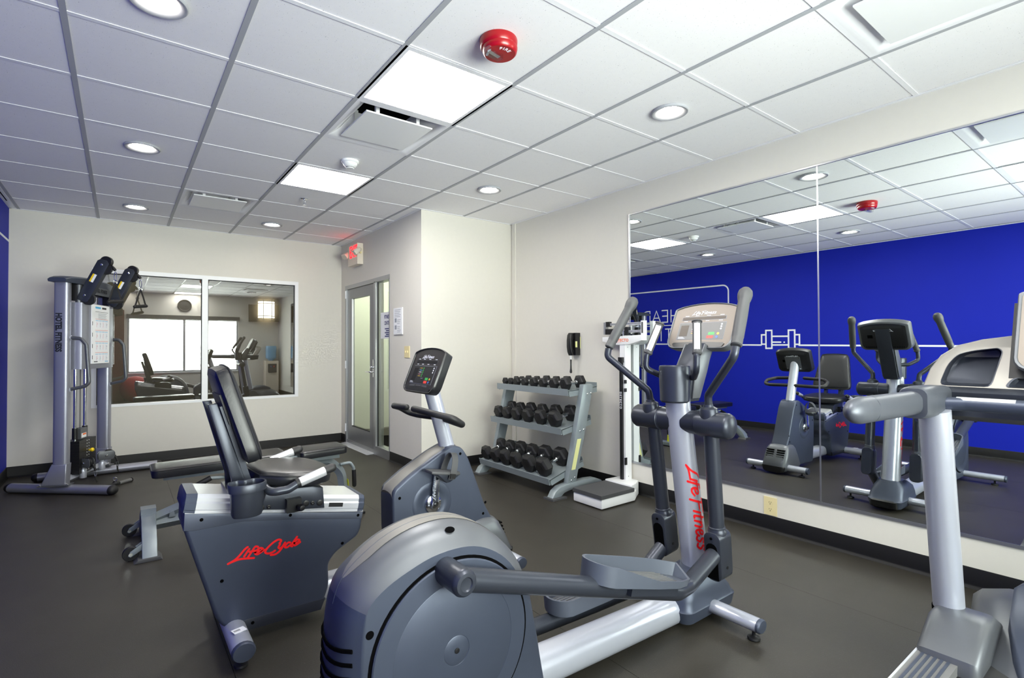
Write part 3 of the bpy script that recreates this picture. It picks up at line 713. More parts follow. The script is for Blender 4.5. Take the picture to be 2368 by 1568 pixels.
d2 = struct(thing('door_2', None, None, (-0.38, YB, 0)))
box('door_leaf', (-0.80, YB, 0.01), (0.0, YB+0.035, 2.10), 'wood_red', d2, bev=0.003)
for lo, hi in (((-0.86, YB, 0), (-0.80, YB+0.05, 2.16)), ((0.0, YB, 0), (0.06, YB+0.05, 2.16)), ((-0.80, YB, 2.10), (0.0, YB+0.05, 2.16))): box('door_frame', lo, hi, 'wood_red', d2, bev=0.004)
tube('lever', [(-0.73, YB+0.035, 1.0), (-0.73, YB+0.08, 1.0), (-0.62, YB+0.08, 1.0)], 0.009, 'chrome', d2, 10, fil=0.02)
t = thing('exercise_ball', 'red exercise ball on the floor by the back wall, seen reflected in the window', 'ball', (0.28, -1.0, 0))
lathe('ball', [(0.30*math.sin(R(a)), 0.30-0.30*math.cos(R(a))) for a in range(0, 181, 9)], (0.28, -1.0, 0), (0, 0, 1), 'red_fabric', t, 40)
lathe('valve_plug', [(0.012, 0.0), (0.012, 0.006), (0, 0.007)], (0.28, -0.702, 0.30), (0, 1, 0), 'white_plastic', t, 12)
# ================================================================ shared: script logo, console
LIFE = [[(.56, 1.0), (.36, .72), (.14, .2), (-.16, -.14)], [(-.16, -.14), (.12, .0), (.62, .06)], [(.74, .62), (.60, .05)],
        [(1.16, .92), (1.02, .97), (.93, .72), (.74, -.15)], [(.80, .54), (1.12, .60)],
        [(1.12, .30), (1.38, .38), (1.42, .56), (1.26, .60), (1.10, .36), (1.15, .10), (1.34, .08), (1.52, .24)]]
FITN = [[(1.98, .95), (1.74, -.12)], [(1.74, .90), (2.02, .98), (2.52, .98)], [(1.86, .50), (2.28, .54)], [(2.50, .58), (2.38, .05)],
        [(2.80, .85), (2.64, .12), (2.76, .05)], [(2.62, .58), (2.90, .60)], [(2.92, .05), (3.04, .60)], [(2.98, .36), (3.18, .60), (3.30, .50), (3.20, .05)],
        [(3.46, .30), (3.66, .38), (3.70, .56), (3.56, .60), (3.44, .36), (3.48, .10), (3.64, .08), (3.78, .24)],
        [(4.18, .52), (4.02, .60), (3.94, .46), (4.10, .26), (3.98, .06), (3.82, .10)], [(4.58, .52), (4.42, .60), (4.34, .46), (4.50, .26), (4.38, .06), (4.22, .10)]]
def dense(l, n=4):
    return [(p.x, p.y) for p in smoothpts([(a, b, 0) for a, b in l], n if len(l) > 2 else 7)]
def logo(name, lines, M, mt, par, w=0.13, t=0.0005, fn=None, n=4):
    bm = bmesh.new()
    for l in lines: add_stroke(bm, dense(l, n), w, t/0.02 if False else t, 5)
    if fn is None: bm.transform(M)
    else:
        for v in bm.verts: v.co = fn(v.co)
    me = bpy.data.meshes.new(name); bm.to_mesh(me); bm.free()
    return put(name, me, mt, par, smooth=False)
def console(par, M, w, h, depth, face, shell, back_logo=True):
    """display head: M has X to the user's right, Y up the face, Z towards the user"""
    def outline(sc, dz, ex=0.0):
        hw, hh = w/2, h/2; pts = []
        pts += [(-hw+0.045+0.045*math.cos(R(a)), -hh+0.045+0.045*math.sin(R(a))) for a in (180, 202, 225, 247, 270)]
        pts += [(hw-0.045+0.045*math.cos(R(a)), -hh+0.045+0.045*math.sin(R(a))) for a in (270, 292, 315, 337, 360)]
        pts += [(hw*0.995-0.012+0.012*math.cos(R(a)), hh-0.024-0.012+0.012*math.sin(R(a))) for a in (0, 35, 70)]
        pts += [(hw*k, hh-0.024*k*k) for k in (0.75, 0.5, 0.25, 0, -0.25, -0.5, -0.75)]
        pts += [(-hw*0.995+0.012-0.012*math.cos(R(a)), hh-0.024-0.012+0.012*math.sin(R(a))) for a in (70, 35, 0)]
        return [(p[0]*sc, p[1]*(sc+ex), dz) for p in pts]
    rings = [outline(0.90, -depth), outline(0.955, -depth+0.006), outline(1.0, -0.014), outline(1.005, -0.004), outline(0.985, 0.003), outline(0.955, 0.002), outline(0.945, -0.003)]
    sh = loft('console_shell', rings, shell, par, M=M)
    bm = bmesh.new(); vs = [bm.verts.new(p) for p in outline(0.945, -0.0022)]; bm.faces.new(vs); bm.transform(M)
    fc = put('console_face', bm2me(bm), face, par, smooth=False)
    hw, hh = w/2, h/2
    def pl(nm, x0, y0, x1, y1, mt, z=0.0, t=0.0008): return box(nm, (x0, y0, -0.0022+z), (x1, y1, -0.0022+z+t), mt, fc, M=M)
    sc = 0.37*w/4.75
    logo('lettering', LIFE+FITN, M @ Matrix.Translation((-0.185*w, hh-0.062, -0.0018)) @ Matrix.Diagonal((sc, sc*0.66, 1, 1)), 'white_print', fc, 0.13)
    pl('display_outline', -0.34*w, hh-0.092, 0.34*w, hh-0.074, 'ink_grey' if face == 'face_taupe' else 'rubber_grey')
    pl('display', -0.335*w, hh-0.0905, 0.335*w, hh-0.0755, 'screen_dark' if face == 'face_black' else 'screen_taupe', 0.0006)
    for x in (-0.30, -0.14, 0.04, 0.24):
        pl('caption', x*w, hh-0.070, (x+0.06)*w, hh-0.067, 'white_print'); pl('caption', x*w, hh-0.099, (x+0.055)*w, hh-0.096, 'white_print')
    pl('keypad_outline', -0.36*w, -hh+0.048, 0.36*w, hh-0.106, 'ink_grey')
    pl('keypad', -0.357*w, -hh+0.0495, 0.357*w, hh-0.1075, 'grey_plastic' if face == 'face_taupe' else 'console_black', 0.0005)
    pl('matrix_display', -0.325*w, -hh+0.066, -0.20*w, hh-0.120, 'screen_dark' if face == 'face_black' else 'screen_taupe', 0.001)
    for k in range(3): pl('caption', -0.335*w, -hh+0.053+0.004*k, (-0.22-0.02*k)*w, -hh+0.0545+0.004*k, 'white_print', 0.001)
    for k in range(5):
        y = hh-0.121-0.0105*k*(h/0.24)
        kk = cyl('key', M @ Vector((-0.02*w, y, -0.0014)), M @ Vector((-0.02*w, y, 0.0)), 0.0042, 'green_key', fc, 12)
        pl('caption', -0.14*w, y-0.0012, -0.06*w, y+0.0012, ('amber_key', 'sky_print', 'white_print', 'pink_print', 'amber_key')[k], 0.001)
    for k in range(3):
        y = hh-0.119-0.012*k
        cyl('key', M @ Vector((0.30*w, y, -0.0014)), M @ Vector((0.30*w, y, 0.0)), 0.0042, 'white_print', fc, 12)
    pl('key', 0.13*w, -hh+0.071, 0.22*w, -hh+0.085, 'green_key', 0.001); pl('key', 0.115*w, -hh+0.053, 0.21*w, -hh+0.067, 'red_key', 0.001)
    cyl('key', M @ Vector((0.275*w, -hh+0.077, -0.0014)), M @ Vector((0.275*w, -hh+0.077, 0.0)), 0.0062, 'amber_key', fc, 14)
    cyl('key', M @ Vector((0.265*w, -hh+0.060, -0.0014)), M @ Vector((0.265*w, -hh+0.060, 0.0)), 0.0062, 'blue_key', fc, 14)
    for k, x in enumerate((-0.30, -0.10, 0.10)): pl('soft_key', x*w, -hh+0.030, (x+0.16)*w, -hh+0.043, 'rubber_grey' if face == 'face_black' else 'face_taupe')
    # ledge along the bottom
    tr = [(-0.40*w, -hh+0.024), (-0.38*w, -hh+0.030), (0, -hh+0.036), (0.38*w, -hh+0.030), (0.40*w, -hh+0.024), (0.37*w, -hh+0.008), (0.25*w, -hh+0.004), (-0.25*w, -hh+0.004), (-0.37*w, -hh+0.008)]
    prism('ledge', tr, -0.004, 0.0015, 'z', 'console_black', par, M=M)
    # back of the head
    bk = loft('console_back', [outline(0.86, -depth-0.0015), outline(0.80, -depth-0.006)], 'console_black', par, M=M)
    for k in range(3):
        strokes('groove', [[(-0.36*w+0.02*j*w, hh*0.70-0.008*k+0.004*math.sin(math.pi*j/36)) for j in range(0, 37, 4)]], 0.002, 0.0006, M @ Matrix.Translation((0, 0, -depth-0.0066)) @ Matrix.Diagonal((1, 1, -1, 1)), 'rubber_grey', bk, 0)
    logo('lettering', LIFE+FITN, M @ Matrix.Translation((0.185*w, hh*0.36, -depth-0.0062)) @ Matrix.Rotation(math.pi, 4, 'Y') @ Matrix.Diagonal((sc, sc*0.66, 1, 1)), 'white_print', bk, 0.13)
    box('port', (-0.30*w, -0.012, -depth-0.0066), (-0.20*w, 0.014, -depth-0.006), 'dark_gap', bk, M=M)
    for s in (-1, 1):
        for k in range(7): box('vent_slot', (s*(0.17+0.03*k)*w-0.0016, -hh*0.76, -depth-0.0066), (s*(0.17+0.03*k)*w+0.0016, -hh*0.66, -depth-0.006), 'dark_gap', bk, M=M)
    return sh
def foot(par, x, y, h=0.045):
    lathe('levelling_foot', [(0.022, 0.0), (0.026, 0.004), (0.024, 0.012), (0.010, 0.016), (0.007, 0.018), (0.007, h)], (x, y, 0), (0, 0, 1), 'rubber_black', par, 16)

# ================================================================ elliptical trainer
YE = 1.428
E = thing('elliptical_trainer', 'silver and charcoal elliptical trainer with red script lettering, facing the mirror', 'elliptical', (1.4, YE, 0))
P = [(.445, .045), (.448, .18), (.450, .30), (.458, .45), (.470, .535), (.497, .600), (.56, .652), (.63, .690), (.71, .711), (.79, .714), (.86, .700), (.93, .668), (1.0, .615), (1.06, .545), (1.10, .46), (1.125, .34), (1.145, .20), (1.165, .045)]
Q = [(.508, .045), (.506, .18), (.505, .30), (.508, .44), (.516, .520), (.532, .560), (.578, .594), (.640, .620), (.712, .641), (.79, .647), (.856, .639), (.916, .615), (.974, .573), (1.020, .515), (1.060, .43), (1.093, .31), (1.122, .17), (1.147, .045)]
P = [(p.x, p.y) for p in smoothpts([(a, b, 0) for a, b in P], 3)]; Q = [(p.x, p.y) for p in smoothpts([(a, b, 0) for a, b in Q], 3)]
secs = [(-.120, 1.0), (-.116, .93), (-.105, .66), (-.088, .36), (-.065, .14), (-.035, .03), (0, 0), (.035, .03), (.065, .14), (.088, .36), (.105, .66), (.116, .93), (.120, 1.0)]
NB = len(P)
def ebm(sel):
    bm = bmesh.new(); Rg = [[bm.verts.new((p[0]*(1-m)+q[0]*m, YE+dy, p[1]*(1-m)+q[1]*m)) for p, q in zip(P, Q)] for dy, m in secs]
    for A, B in zip(Rg, Rg[1:]):
        for k in range(NB-1):
            f = (A[k], A[k+1], B[k+1], B[k])
            cap = 13 <= k <= 41
            if cap == sel: bm.faces.new(f)
    if not sel:
        for rg in (Rg[0], Rg[-1]): bm.faces.new(rg)
        for A, B in zip(Rg, Rg[1:]): bm.faces.new((A[0], B[0], B[-1], A[-1]))
    bmesh.ops.delete(bm, geom=[v for v in bm.verts if not v.link_faces], context='VERTS')
    return bm2me(bm)
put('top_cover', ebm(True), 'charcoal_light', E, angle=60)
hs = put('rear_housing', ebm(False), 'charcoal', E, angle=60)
inl = []
for k in range(15, 37):
    hw_ = 0.036*min(1.0, math.sqrt(max(0.0, (k-14.9)/3.0)), math.sqrt(max(0.0, (36.6-k)/3.0)))
    inl.append([(P[k][0], YE+y*hw_, P[k][1]+0.0012-0.0016*abs(y)) for y in (-1, -0.5, 0, 0.5, 1)]+[(P[k][0], YE+y*hw_*0.9, P[k][1]-0.003) for y in (1, -1)])
loft('cover_inlay', inl, 'inlay_grey', E)
# ridge along the top cover
rid = [(p[0], YE, p[1]+0.0006) for p in P[12:36]]
tube('cover_seam', rid, 0.0012, 'charcoal', E, 6)
for s in (-1, 1):
    lathe('disc_groove', [(0.266, 0.0), (0.266, 0.0015), (0.255, 0.0018), (0, 0.0018)], (0.787, YE+s*0.1195, 0.357), (0, s, 0), 'dark_gap', E, 72)
    dc = lathe('disc', [(0.257, 0.001), (0.2575, 0.006), (0.254, 0.009), (0.20, 0.0105), (0.1995, 0.0098), (0.198, 0.0105), (0.043, 0.012), (0.042, 0.0108), (0.040, 0.012), (0.012, 0.0125), (0, 0.0125)], (0.787, YE+s*0.1195, 0.357), (0, s, 0), 'charcoal', E, 72)
    lathe('disc_bolt', [(0.008, 0.0), (0.008, 0.002), (0.004, 0.003), (0, 0.002)], (0.787, YE+s*0.132, 0.357), (0, s, 0), 'black_plastic', dc, 14)
for (x, z, y) in ((0.528, 0.482, YE-0.1195), ):
    lathe('screw_hole', [(0.012, 0.0), (0.011, 0.0012), (0, 0.0012)], (x, y, z), (0, -1, 0), 'dark_gap', hs, 16)
lathe('screw_hole', [(0.011, 0), (0, 0.0015)], (0.79, YE-0.088, 0.6935), (0, -0.62, 0.80), 'dark_gap', E, 16, oval=(1, 1.5))
for k in range(8):
    z = 0.44-0.036*k
    ps = []
    for a in range(0, 9):
        u = a/8; yy = YE-0.104+0.20*u
        m = min(1, abs(yy-YE)/0.120); m = m**3
        i = min(range(9), key=lambda j: abs(P[j][1]-z)); xx = P[i][0]*(1-m)+Q[i][0]*m
        ps.append((xx-0.002, yy, z-0.012*(1-abs(2*u-1))+0.006))
    tube('vent_slot', ps, 0.006, 'dark_gap', hs, 8, oval=(1.0, 0.5))
# rail from housing to front base, base cover, stabiliser bars
rings = []
for x, zc in ((1.06, 0.100), (1.5, 0.083), (2.00, 0.066)):
    rings.append([(x, YE+a, zc+b) for a, b in rrect(0.135, 0.118, 0.052, 5)])
loft('main_beam', rings, 'silver', E)
def rx(z, x0, x1, hy, r): return [(a, b, z) for a, b in rrect(x1-x0, 2*hy, r, 4, (x0+x1)/2, YE)]
loft('base_cover', [rx(.028, 1.965, 2.345, .100, .04), rx(.080, 1.950, 2.355, .112, .05), rx(.088, 1.957, 2.340, .108, .05), rx(.12, 1.960, 2.325, .106, .055), rx(.165, 1.975, 2.285, .098, .06), rx(.200, 2.03, 2.265, .080, .06), rx(.214, 2.07, 2.26, .070, .06)], 'charcoal', E)
loft('base_skirt', [rx(.014, 2.02, 2.335, .075, .03), rx(.03, 1.99, 2.362, .088, .03), rx(.076, 2.00, 2.368, .088, .03), rx(.084, 2.02, 2.35, .08, .03)], 'black_plastic', E)
for x, z, y0, y1, ya, yb, nm in ((2.150, 0.066, 1.098, 1.758, 1.135, 1.715, 'front'), (0.655, 0.066, 1.02, 1.84, 1.10, 1.75, 'rear')):
    tube('stabiliser_bar', [(x, y0+0.012, z), (x, y1-0.012, z)], 0.031, 'silver', E, 20, oval=(0.9, 1.15))
    for ya_, s in ((y0, -1), (y1, 1)): lathe('end_cap', [(0.0315, 0.0), (0.0315, 0.010), (0.027, 0.016), (0, 0.018)], (x, ya_-s*0.014, z), (0, s, 0), 'charcoal', E, 20, oval=(0.92, 1.17))
    for yy in (ya, yb): foot(E, x, yy, 0.05)
# mast
ms = [((2.193, .13), .064, .060), ((2.165, .30), .062, .056), ((2.105, .65), .060, .050), ((2.058, .93), .059, .046), ((2.048, 1.02), .058, .044)]
rg = []
for (x, z), hy, hx in ms:
    rg.append([(x+hx*math.cos(2*math.pi*k/36), YE+hy*math.sin(2*math.pi*k/36), z-0.15*hx*math.cos(2*math.pi*k/36)*-0.9) for k in range(36)])
loft('mast', rg, 'silver', E)
def mast_at(z):
    for (a, hy0, hx0), (b, hy1, hx1) in zip(ms, ms[1:]):
        if a[1] <= z <= b[1]:
            t = (z-a[1])/(b[1]-a[1]); return a[0]*(1-t)+b[0]*t, hy0*(1-t)+hy1*t, hx0*(1-t)+hx1*t
    return ms[0][0][0], ms[0][1], ms[0][2]
def mast_fn(co):                                        # logo runs down the mast, on the side towards -y
    L0 = 0.405/4.85
    z = 0.700-(co.x+0.16)*L0; x0, hy, hx = mast_at(z)
    a = R(-108)+(co.y-0.4)*L0*0.78/0.058
    k = co.z
    return Vector((x0+(hx+k)*math.cos(a), YE+(hy+k)*math.sin(a), z))
logo('lettering', LIFE+FITN, None, 'red_print', E, 0.13, 0.0012, fn=mast_fn, n=5)
# cup holder
lathe('cup_holder', [(0.0, 0.982), (0.058, 0.984), (0.065, 0.992), (0.0685, 1.10), (0.0685, 1.142), (0.066, 1.150), (0.060, 1.150), (0.056, 1.145), (0.053, 1.03), (0, 1.025)], (2.030, YE, 0), (0, 0, 1), 'graphite', E, 40)
# neck and console
prism('console_neck', [(2.062, .985), (2.150, .985), (2.175, 1.03), (2.235, 1.16), (2.300, 1.27), (2.335, 1.37), (2.300, 1.385), (2.255, 1.29), (2.165, 1.22), (2.092, 1.11)], YE-0.048, YE+0.048, 'y', 'graphite', E, bev=0.006)
for s in (-1, 1): prism('neck_plate', [(2.085, 1.0), (2.145, 1.0), (2.205, 1.12), (2.252, 1.235), (2.19, 1.25), (2.11, 1.13)], YE+s*0.052-0.004, YE+s*0.052+0.004, 'y', 'charcoal_light', E, bev=0.003)
Mc = basis((2.250, YE, 1.340), (0, -1, 0), (0.42, 0, 0.908))
console(E, Mc, 0.345, 0.245, 0.055, 'face_taupe', 'charcoal_light')
# fixed handlebar with pulse grips
hb = [(2.10, 0, 1.098), (2.052, 0.085, 1.098), (1.994, 0.135, 1.135), (2.000, 0.132, 1.195), (2.030, 0.114, 1.275)]
tube('fixed_handlebar', [(x, YE-y, z) for x, y, z in hb[::-1]]+[(x, YE+y, z) for x, y, z in hb[1:]], 0.0135, 'graphite', E, 14, fil=0.035)
for s in (-1, 1):
    a, b = Vector((2.006, YE+s*0.131, 1.205)), Vector((2.057, YE+s*0.099, 1.346))
    g = tube('pulse_grip', [a, b], 0.019, 'rubber_grey', E, 18)
    d = (b-a).normalized()
    lathe('grip_flange', [(0.019, 0), (0.0225, 0.002), (0.0225, 0.006), (0.016, 0.010), (0, 0.011)], b-d*0.002, d, 'rubber_grey', g, 18)
    lathe('grip_collar', [(0.016, -0.004), (0.021, 0.002), (0.021, 0.010), (0.019, 0.012)], a, d, 'rubber_grey', g, 18)
    side = Vector((-0.80, -0.30*s*0-0.52, 0.05)); side = (side-d*side.dot(d)).normalized()
    v = d.cross(side)
    bm = bmesh.new(); prev = None
    for k in range(2):
        c = a+d*(0.016 if k == 0 else (b-a).length-0.012)
        row = [bm.verts.new(c+(side*math.cos(R(t_))+v*math.sin(R(t_)))*0.0197) for t_ in range(-38, 39, 19)]
        if prev:
            for i in range(4): bm.faces.new((prev[i], prev[i+1], row[i+1], row[i]))
        prev = row
    put('pulse_plate', bm2me(bm), 'silver_bright', g)
# swing arms: pods, collars, upper handles, lower tubes, clevises
PX, PZ = 2.070, 0.897
arm = [(2.058, .152, .960), (2.046, .153, 1.005), (2.042, .156, 1.025), (1.940, .326, 1.190), (1.950, .326, 1.228)]
tip0, tip1 = (1.955, .326, 1.236), (2.090, .286, 1.468)
for s, dr in ((1, 0.0), (-1, 3.6)):
    Rm = Matrix.Translation((PX, 0, PZ)) @ Matrix.Rotation(R(dr), 4, 'Y') @ Matrix.Translation((-PX, 0, -PZ))
    def W(p): return Rm @ Vector((p[0], YE+s*p[1], p[2]))
    pod = lathe('pivot_pod', [(0.0, 0.03), (0.050, 0.03), (0.0525, 0.095), (0.0535, 0.096), (0.0535, 0.10), (0.056, 0.102), (0.0555, 0.235), (0.050, 0.246), (0.036, 0.254), (0, 0.258)], (PX, YE, PZ), (0, s, 0), 'graphite', E, 36)
    lathe('collar', [(0.038, -0.030), (0.0395, 0.030), (0.0395, 0.060), (0.036, 0.070), (0.022, 0.078), (0.019, 0.088)], W((PX-0.008, .152, PZ)), W((2.046, .152, 1.005))-W((PX-0.008, .152, PZ)), 'graphite', pod, 28)
    ua = tube('upper_arm', [W(p) for p in arm], 0.0165, 'graphite', E, 16, fil=0.045)
    a, b = W(tip0), W(tip1); d = (b-a).normalized(); Lg = (b-a).length
    lathe('hand_grip', [(0.018, -0.004), (0.0225, 0.0), (0.0225, 0.03), (0.0215, 0.034), (0.0235, 0.04), (0.0245, Lg*0.55), (0.0235, Lg*0.82), (0.0255, Lg*0.84), (0.0290, Lg*0.91), (0.0300, Lg*0.955), (0.027, Lg*1.02), (0.017, Lg*1.07), (0, Lg*1.085)], a, d, 'rubber_grey', ua, 22)
    lo0, lo1 = W((PX+0.006, .152, PZ-0.03)), W((2.146, .152, .405))
    tube('lower_arm', [lo0, lo1], 0.0325, 'graphite', E, 20)
    d = (lo1-lo0).normalized()
    Mk = basis(lo1+d*0.075, (0, 1, 0), -d)              # X lateral, Y up the arm, Z along -x... the opening side
    bm = bmesh.new()
    ck = loft('clevis', [[(a_, b_, z_) for a_, b_ in rrect(w_, h_, 0.030, 5, 0, -0.005)] for z_, w_, h_ in ((-0.050, 0.062, 0.196), (-0.045, 0.076, 0.212), (0.038, 0.080, 0.215), (0.050, 0.070, 0.205))], 'graphite', E, M=Mk)
    zs = 1 if (Mk @ Vector((0, 0, 1))-Mk @ Vector((0, 0, 0))).x < 0 else -1
    arch = [(-0.027, -0.102), (0.027, -0.102), (0.027, 0.03)]+[(0.027*math.cos(R(t_)), 0.03+0.027*math.sin(R(t_))) for t_ in (30, 60, 90, 120, 150)]+[(-0.027, 0.03)]
    prism('clevis_slot', arch, zs*0.0495, zs*0.0515, 'z', 'dark_gap', ck, M=Mk)
    cyl('clevis_screw', Mk @ Vector((0, 0.078, zs*0.049)), Mk @ Vector((0, 0.078, zs*0.0525)), 0.006, 'dark_gap', ck, 12)
    cyl('clevis_bolt', Mk @ Vector((-0.0412, -0.055, 0.0)), Mk @ Vector((0.0412, -0.055, 0.0)), 0.007, 'black_plastic', ck, 12)
    lathe('clevis_neck', [(0.0335, -0.045), (0.036, -0.042), (0.036, -0.032), (0.039, -0.028), (0.039, -0.01)], lo1, d, 'graphite', ck, 24)
# pedal levers and pedals
for s, pin, lev, ped in ((-1, (0.755, .594), [(0.755, .594), (1.62, .317), (1.76, .272), (1.86, .262), (2.12, .338)], (1.275, .455, 1.800, .305, 1.262, 1.372, 19)),
                         (1, (0.82, .122), [(0.82, .122), (1.70, .090), (1.82, .088), (1.90, .100), (2.13, .255)], (1.42, .150, 1.93, .152, 1.485, 1.595, 2))):
    yo = YE+s*0.192
    lathe('crank_hub', [(0.0, 0.0), (0.037, 0.0), (0.038, 0.004), (0.038, 0.10), (0.0385, 0.104), (0.0355, 0.112), (0.030, 0.118), (0.020, 0.119), (0.017, 0.115), (0, 0.113)], (pin[0], YE+s*0.118, pin[1]), (0, s, 0), 'graphite', E, 32)
    pts = [(x, yo if i < 3 else (yo-s*0.02 if i == 3 else YE+s*0.152), z) for i, (x, z) in enumerate(lev)]
    tube('pedal_lever', pts, 0.0335, 'graphite', E, 20, fil=0.09, fn=8)
    x0, z0, x1, z1, ya, yb, _ = ped
    if s < 0: ya, yb = 1.170, 1.325
    else: ya, yb = 1.531, 1.686
    Lp = math.hypot(x1-x0, z1-z0); yc = (ya+yb)/2; hw = (yb-ya)/2
    Mp = basis((x0, yc, z0), (x1-x0, 0, z1-z0), (0, 1, 0))
    oc = [(0.0+0.07*(1-math.cos(R(t_))), -hw*math.sin(R(t_))*0+0) for t_ in (0,)]
    out = [(0.075-0.075*math.cos(R(t_)), hw*math.sin(R(t_))) for t_ in (0, 20, 40, 60, 80)]+[(Lp*0.55, hw*1.02), (Lp*0.80, hw*0.92), (Lp*0.97, hw*0.55), (Lp, hw*0.42)]
    out = out+[(x, -y) for x, y in out[::-1][:-1]]
    prism('pedal_plate', out, -0.012, 0.004, 'z', 'pedal_grey', E, bev=0.003, M=Mp)
    bm = bmesh.new(); n = len(out); inner = []
    cx = sum(p[0] for p in out)/n
    for (x, y) in out:
        hgt = 0.055 if not (y*(-s) > 0 and False) else 0.03
        if (y < 0) == (s < 0) and x > Lp*0.30: hgt = 0.016 if x > Lp*0.5 else 0.038
        inner.append(hgt)
    A = [bm.verts.new((x, y, -0.010)) for x, y in out]; B = [bm.verts.new((x+(x-cx)*0.03, y*1.03, h_)) for (x, y), h_ in zip(out, inner)]
    C_ = [bm.verts.new((cx+(x-cx)*0.985, y*0.95, h_)) for (x, y), h_ in zip(out, inner)]; D = [bm.verts.new((cx+(x-cx)*0.965, y*0.93, 0.003)) for x, y in out]
    for i in range(n):
        j = (i+1) % n
        bm.faces.new((A[i], A[j], B[j], B[i])); bm.faces.new((B[i], B[j], C_[j], C_[i])); bm.faces.new((C_[i], C_[j], D[j], D[i]))
    bm.transform(Mp); pr_ = put('pedal_rim', bm2me(bm), 'pedal_grey', E, angle=50)
    for k in range(9):
        yy = -hw*0.78+hw*1.56*k/8
        box('tread_rib', (0.05, yy-0.002, 0.004), (Lp*0.86, yy+0.002, 0.0065), 'grey_plastic', pr_, M=Mp)
    box('pedal_bracket', (Lp*0.30, -0.045, -0.040), (Lp*0.80, 0.045, -0.010), 'graphite', E, bev=0.01, M=Mp @ Matrix.Translation((0, s*0.02, 0)))
# ================================================================ recumbent bike
YK2 = 2.50
B = thing('recumbent_bike', 'charcoal recumbent exercise bike with black seat and red script lettering', 'exercise bike', (1.0, YK2, 0))
# --- rear body
body = [(.204, .588), (.200, .526), (.235, .405), (.314, .139), (.340, .098), (.42, .056), (.735, .050), (.772, .15), (.768, .250), (.800, .290), (.905, .345), (.922, .38), (.931, .456)]
def rounded(poly, r, n=3):
    P_ = [Vector((a, b, 0)) for a, b in poly]; out = []
    m = len(P_)
    for i in range(m):
        a, b, c = P_[i-1], P_[i], P_[(i+1) % m]
        d1, d2 = a-b, c-b; t = min(r, d1.length*0.4, d2.length*0.4); d1.normalize(); d2.normalize()
        p0, p1 = b+d1*t, b+d2*t
        for k in range(n+1):
            s = k/n; q = p0*(1-s)**2+b*2*s*(1-s)+p1*s*s; out.append((q.x, q.y))
    return out
rb = prism('rear_body', rounded(body, 0.03), YK2-0.112, YK2+0.112, 'y', 'charcoal', B, bev=0.020, seg=4)
prism('body_band', [(.2035, .588), (.2005, .520), (.233, .513), (.413, .514), (.648, .477), (.924, .424), (.930, .456)], YK2-0.1145, YK2+0.1145, 'y', 'charcoal_mid', rb, bev=0.004)
prism('body_skirt', [(.345, .0945), (.42, .058), (.733, .053), (.752, .100), (.43, .105)], YK2-0.1135, YK2+0.1135, 'y', 'graphite', rb, bev=0.002)
for x, z in ((.262, .553), (.60, .505), (.905, .445), (.335, .29), (.45, .085), (.83, .33)):
    lathe('screw_hole', [(0.007, 0), (0.0065, 0.001), (0, 0.001)], (x, YK2-0.1145, z), (0, -1, 0), 'dark_gap', rb, 12)
pA, pB, pC = ((385, 768), (.357, .354)), ((905, 590), (.651, .392)), ((525, 650), (.432, .405))
def _aff(k):
    (u0, v0), w0 = pA[0], pA[1][k]; (u1, v1), w1 = pB[0], pB[1][k]; (u2, v2), w2 = pC[0], pC[1][k]
    D = (u1-u0)*(v2-v0)-(u2-u0)*(v1-v0)
    a = ((w1-w0)*(v2-v0)-(w2-w0)*(v1-v0))/D; b = ((u1-u0)*(w2-w0)-(u2-u0)*(w1-w0))/D
    return lambda u, v: w0+a*(u-u0)+b*(v-v0)
fx, fz = _aff(0), _aff(1)
CYC = [[(522, 650), (500, 668), (462, 712), (430, 742), (385, 769)], [(385, 769), (420, 752), (470, 736), (555, 731)], [(531, 664), (512, 690), (493, 718)],
       [(590, 650), (572, 648), (548, 680), (518, 722)], [(530, 685), (590, 674)], [(566, 690), (604, 682), (620, 664), (600, 660), (574, 680), (566, 698), (584, 704), (630, 672)],
       [(738, 625), (752, 606), (735, 597), (695, 620), (650, 662), (634, 690), (650, 701), (680, 694), (702, 680)],
       [(742, 632), (728, 656), (738, 664), (756, 650), (778, 620)], [(778, 620), (740, 676), (705, 706), (670, 713)],
       [(815, 622), (800, 621), (778, 642), (774, 656), (790, 656), (812, 640)], [(868, 577), (840, 612), (818, 644), (826, 650)],
       [(842, 626), (866, 620), (882, 604), (868, 598), (850, 612), (838, 634), (848, 643), (886, 618)]]
bm = bmesh.new()
for l in CYC: add_stroke(bm, dense([(fx(u, v), fz(u, v)) for u, v in l], 5), 0.0085, 0.0008)
bm.transform(basis((0, YK2-0.1125, 0), (1, 0, 0), (0, 0, 1)))
me = bpy.data.meshes.new('lettering'); bm.to_mesh(me); bm.free(); put('lettering', me, 'red_print', rb, smooth=False)
# --- sloping seat rail
ang = math.atan2(-0.130, 0.727)
Mr = basis((.205, YK2, .592), (math.cos(ang), 0, math.sin(ang)), (0, 1, 0))
Lr = 0.735
prof = [(-.116, 0), (-.116, .010), (-.119, .012), (-.119, .036), (-.113, .042), (-.113, .056), (-.100, .070), (.100, .070), (.113, .056), (.113, .042), (.119, .036), (.119, .012), (.116, .010), (.116, 0)]
loft('seat_rail', [[(x, a, b) for a, b in prof] for x in (0.03, Lr-0.02)], 'silver_bright', B, M=Mr)
def capring(x, s, e): return [(x, a*s, 0.034+(b-0.034)*e) for a, b in prof]
loft('rail_end_cap', [capring(-0.012, 0.90, 0.8), capring(-0.006, 1.0, 1.0), capring(0.033, 1.03, 1.06)], 'charcoal', B, M=Mr)
loft('rail_end_cap', [capring(Lr-0.028, 1.03, 1.06), capring(Lr-0.004, 1.02, 1.02), capring(Lr+0.004, 0.92, 0.85)], 'charcoal', B, M=Mr)
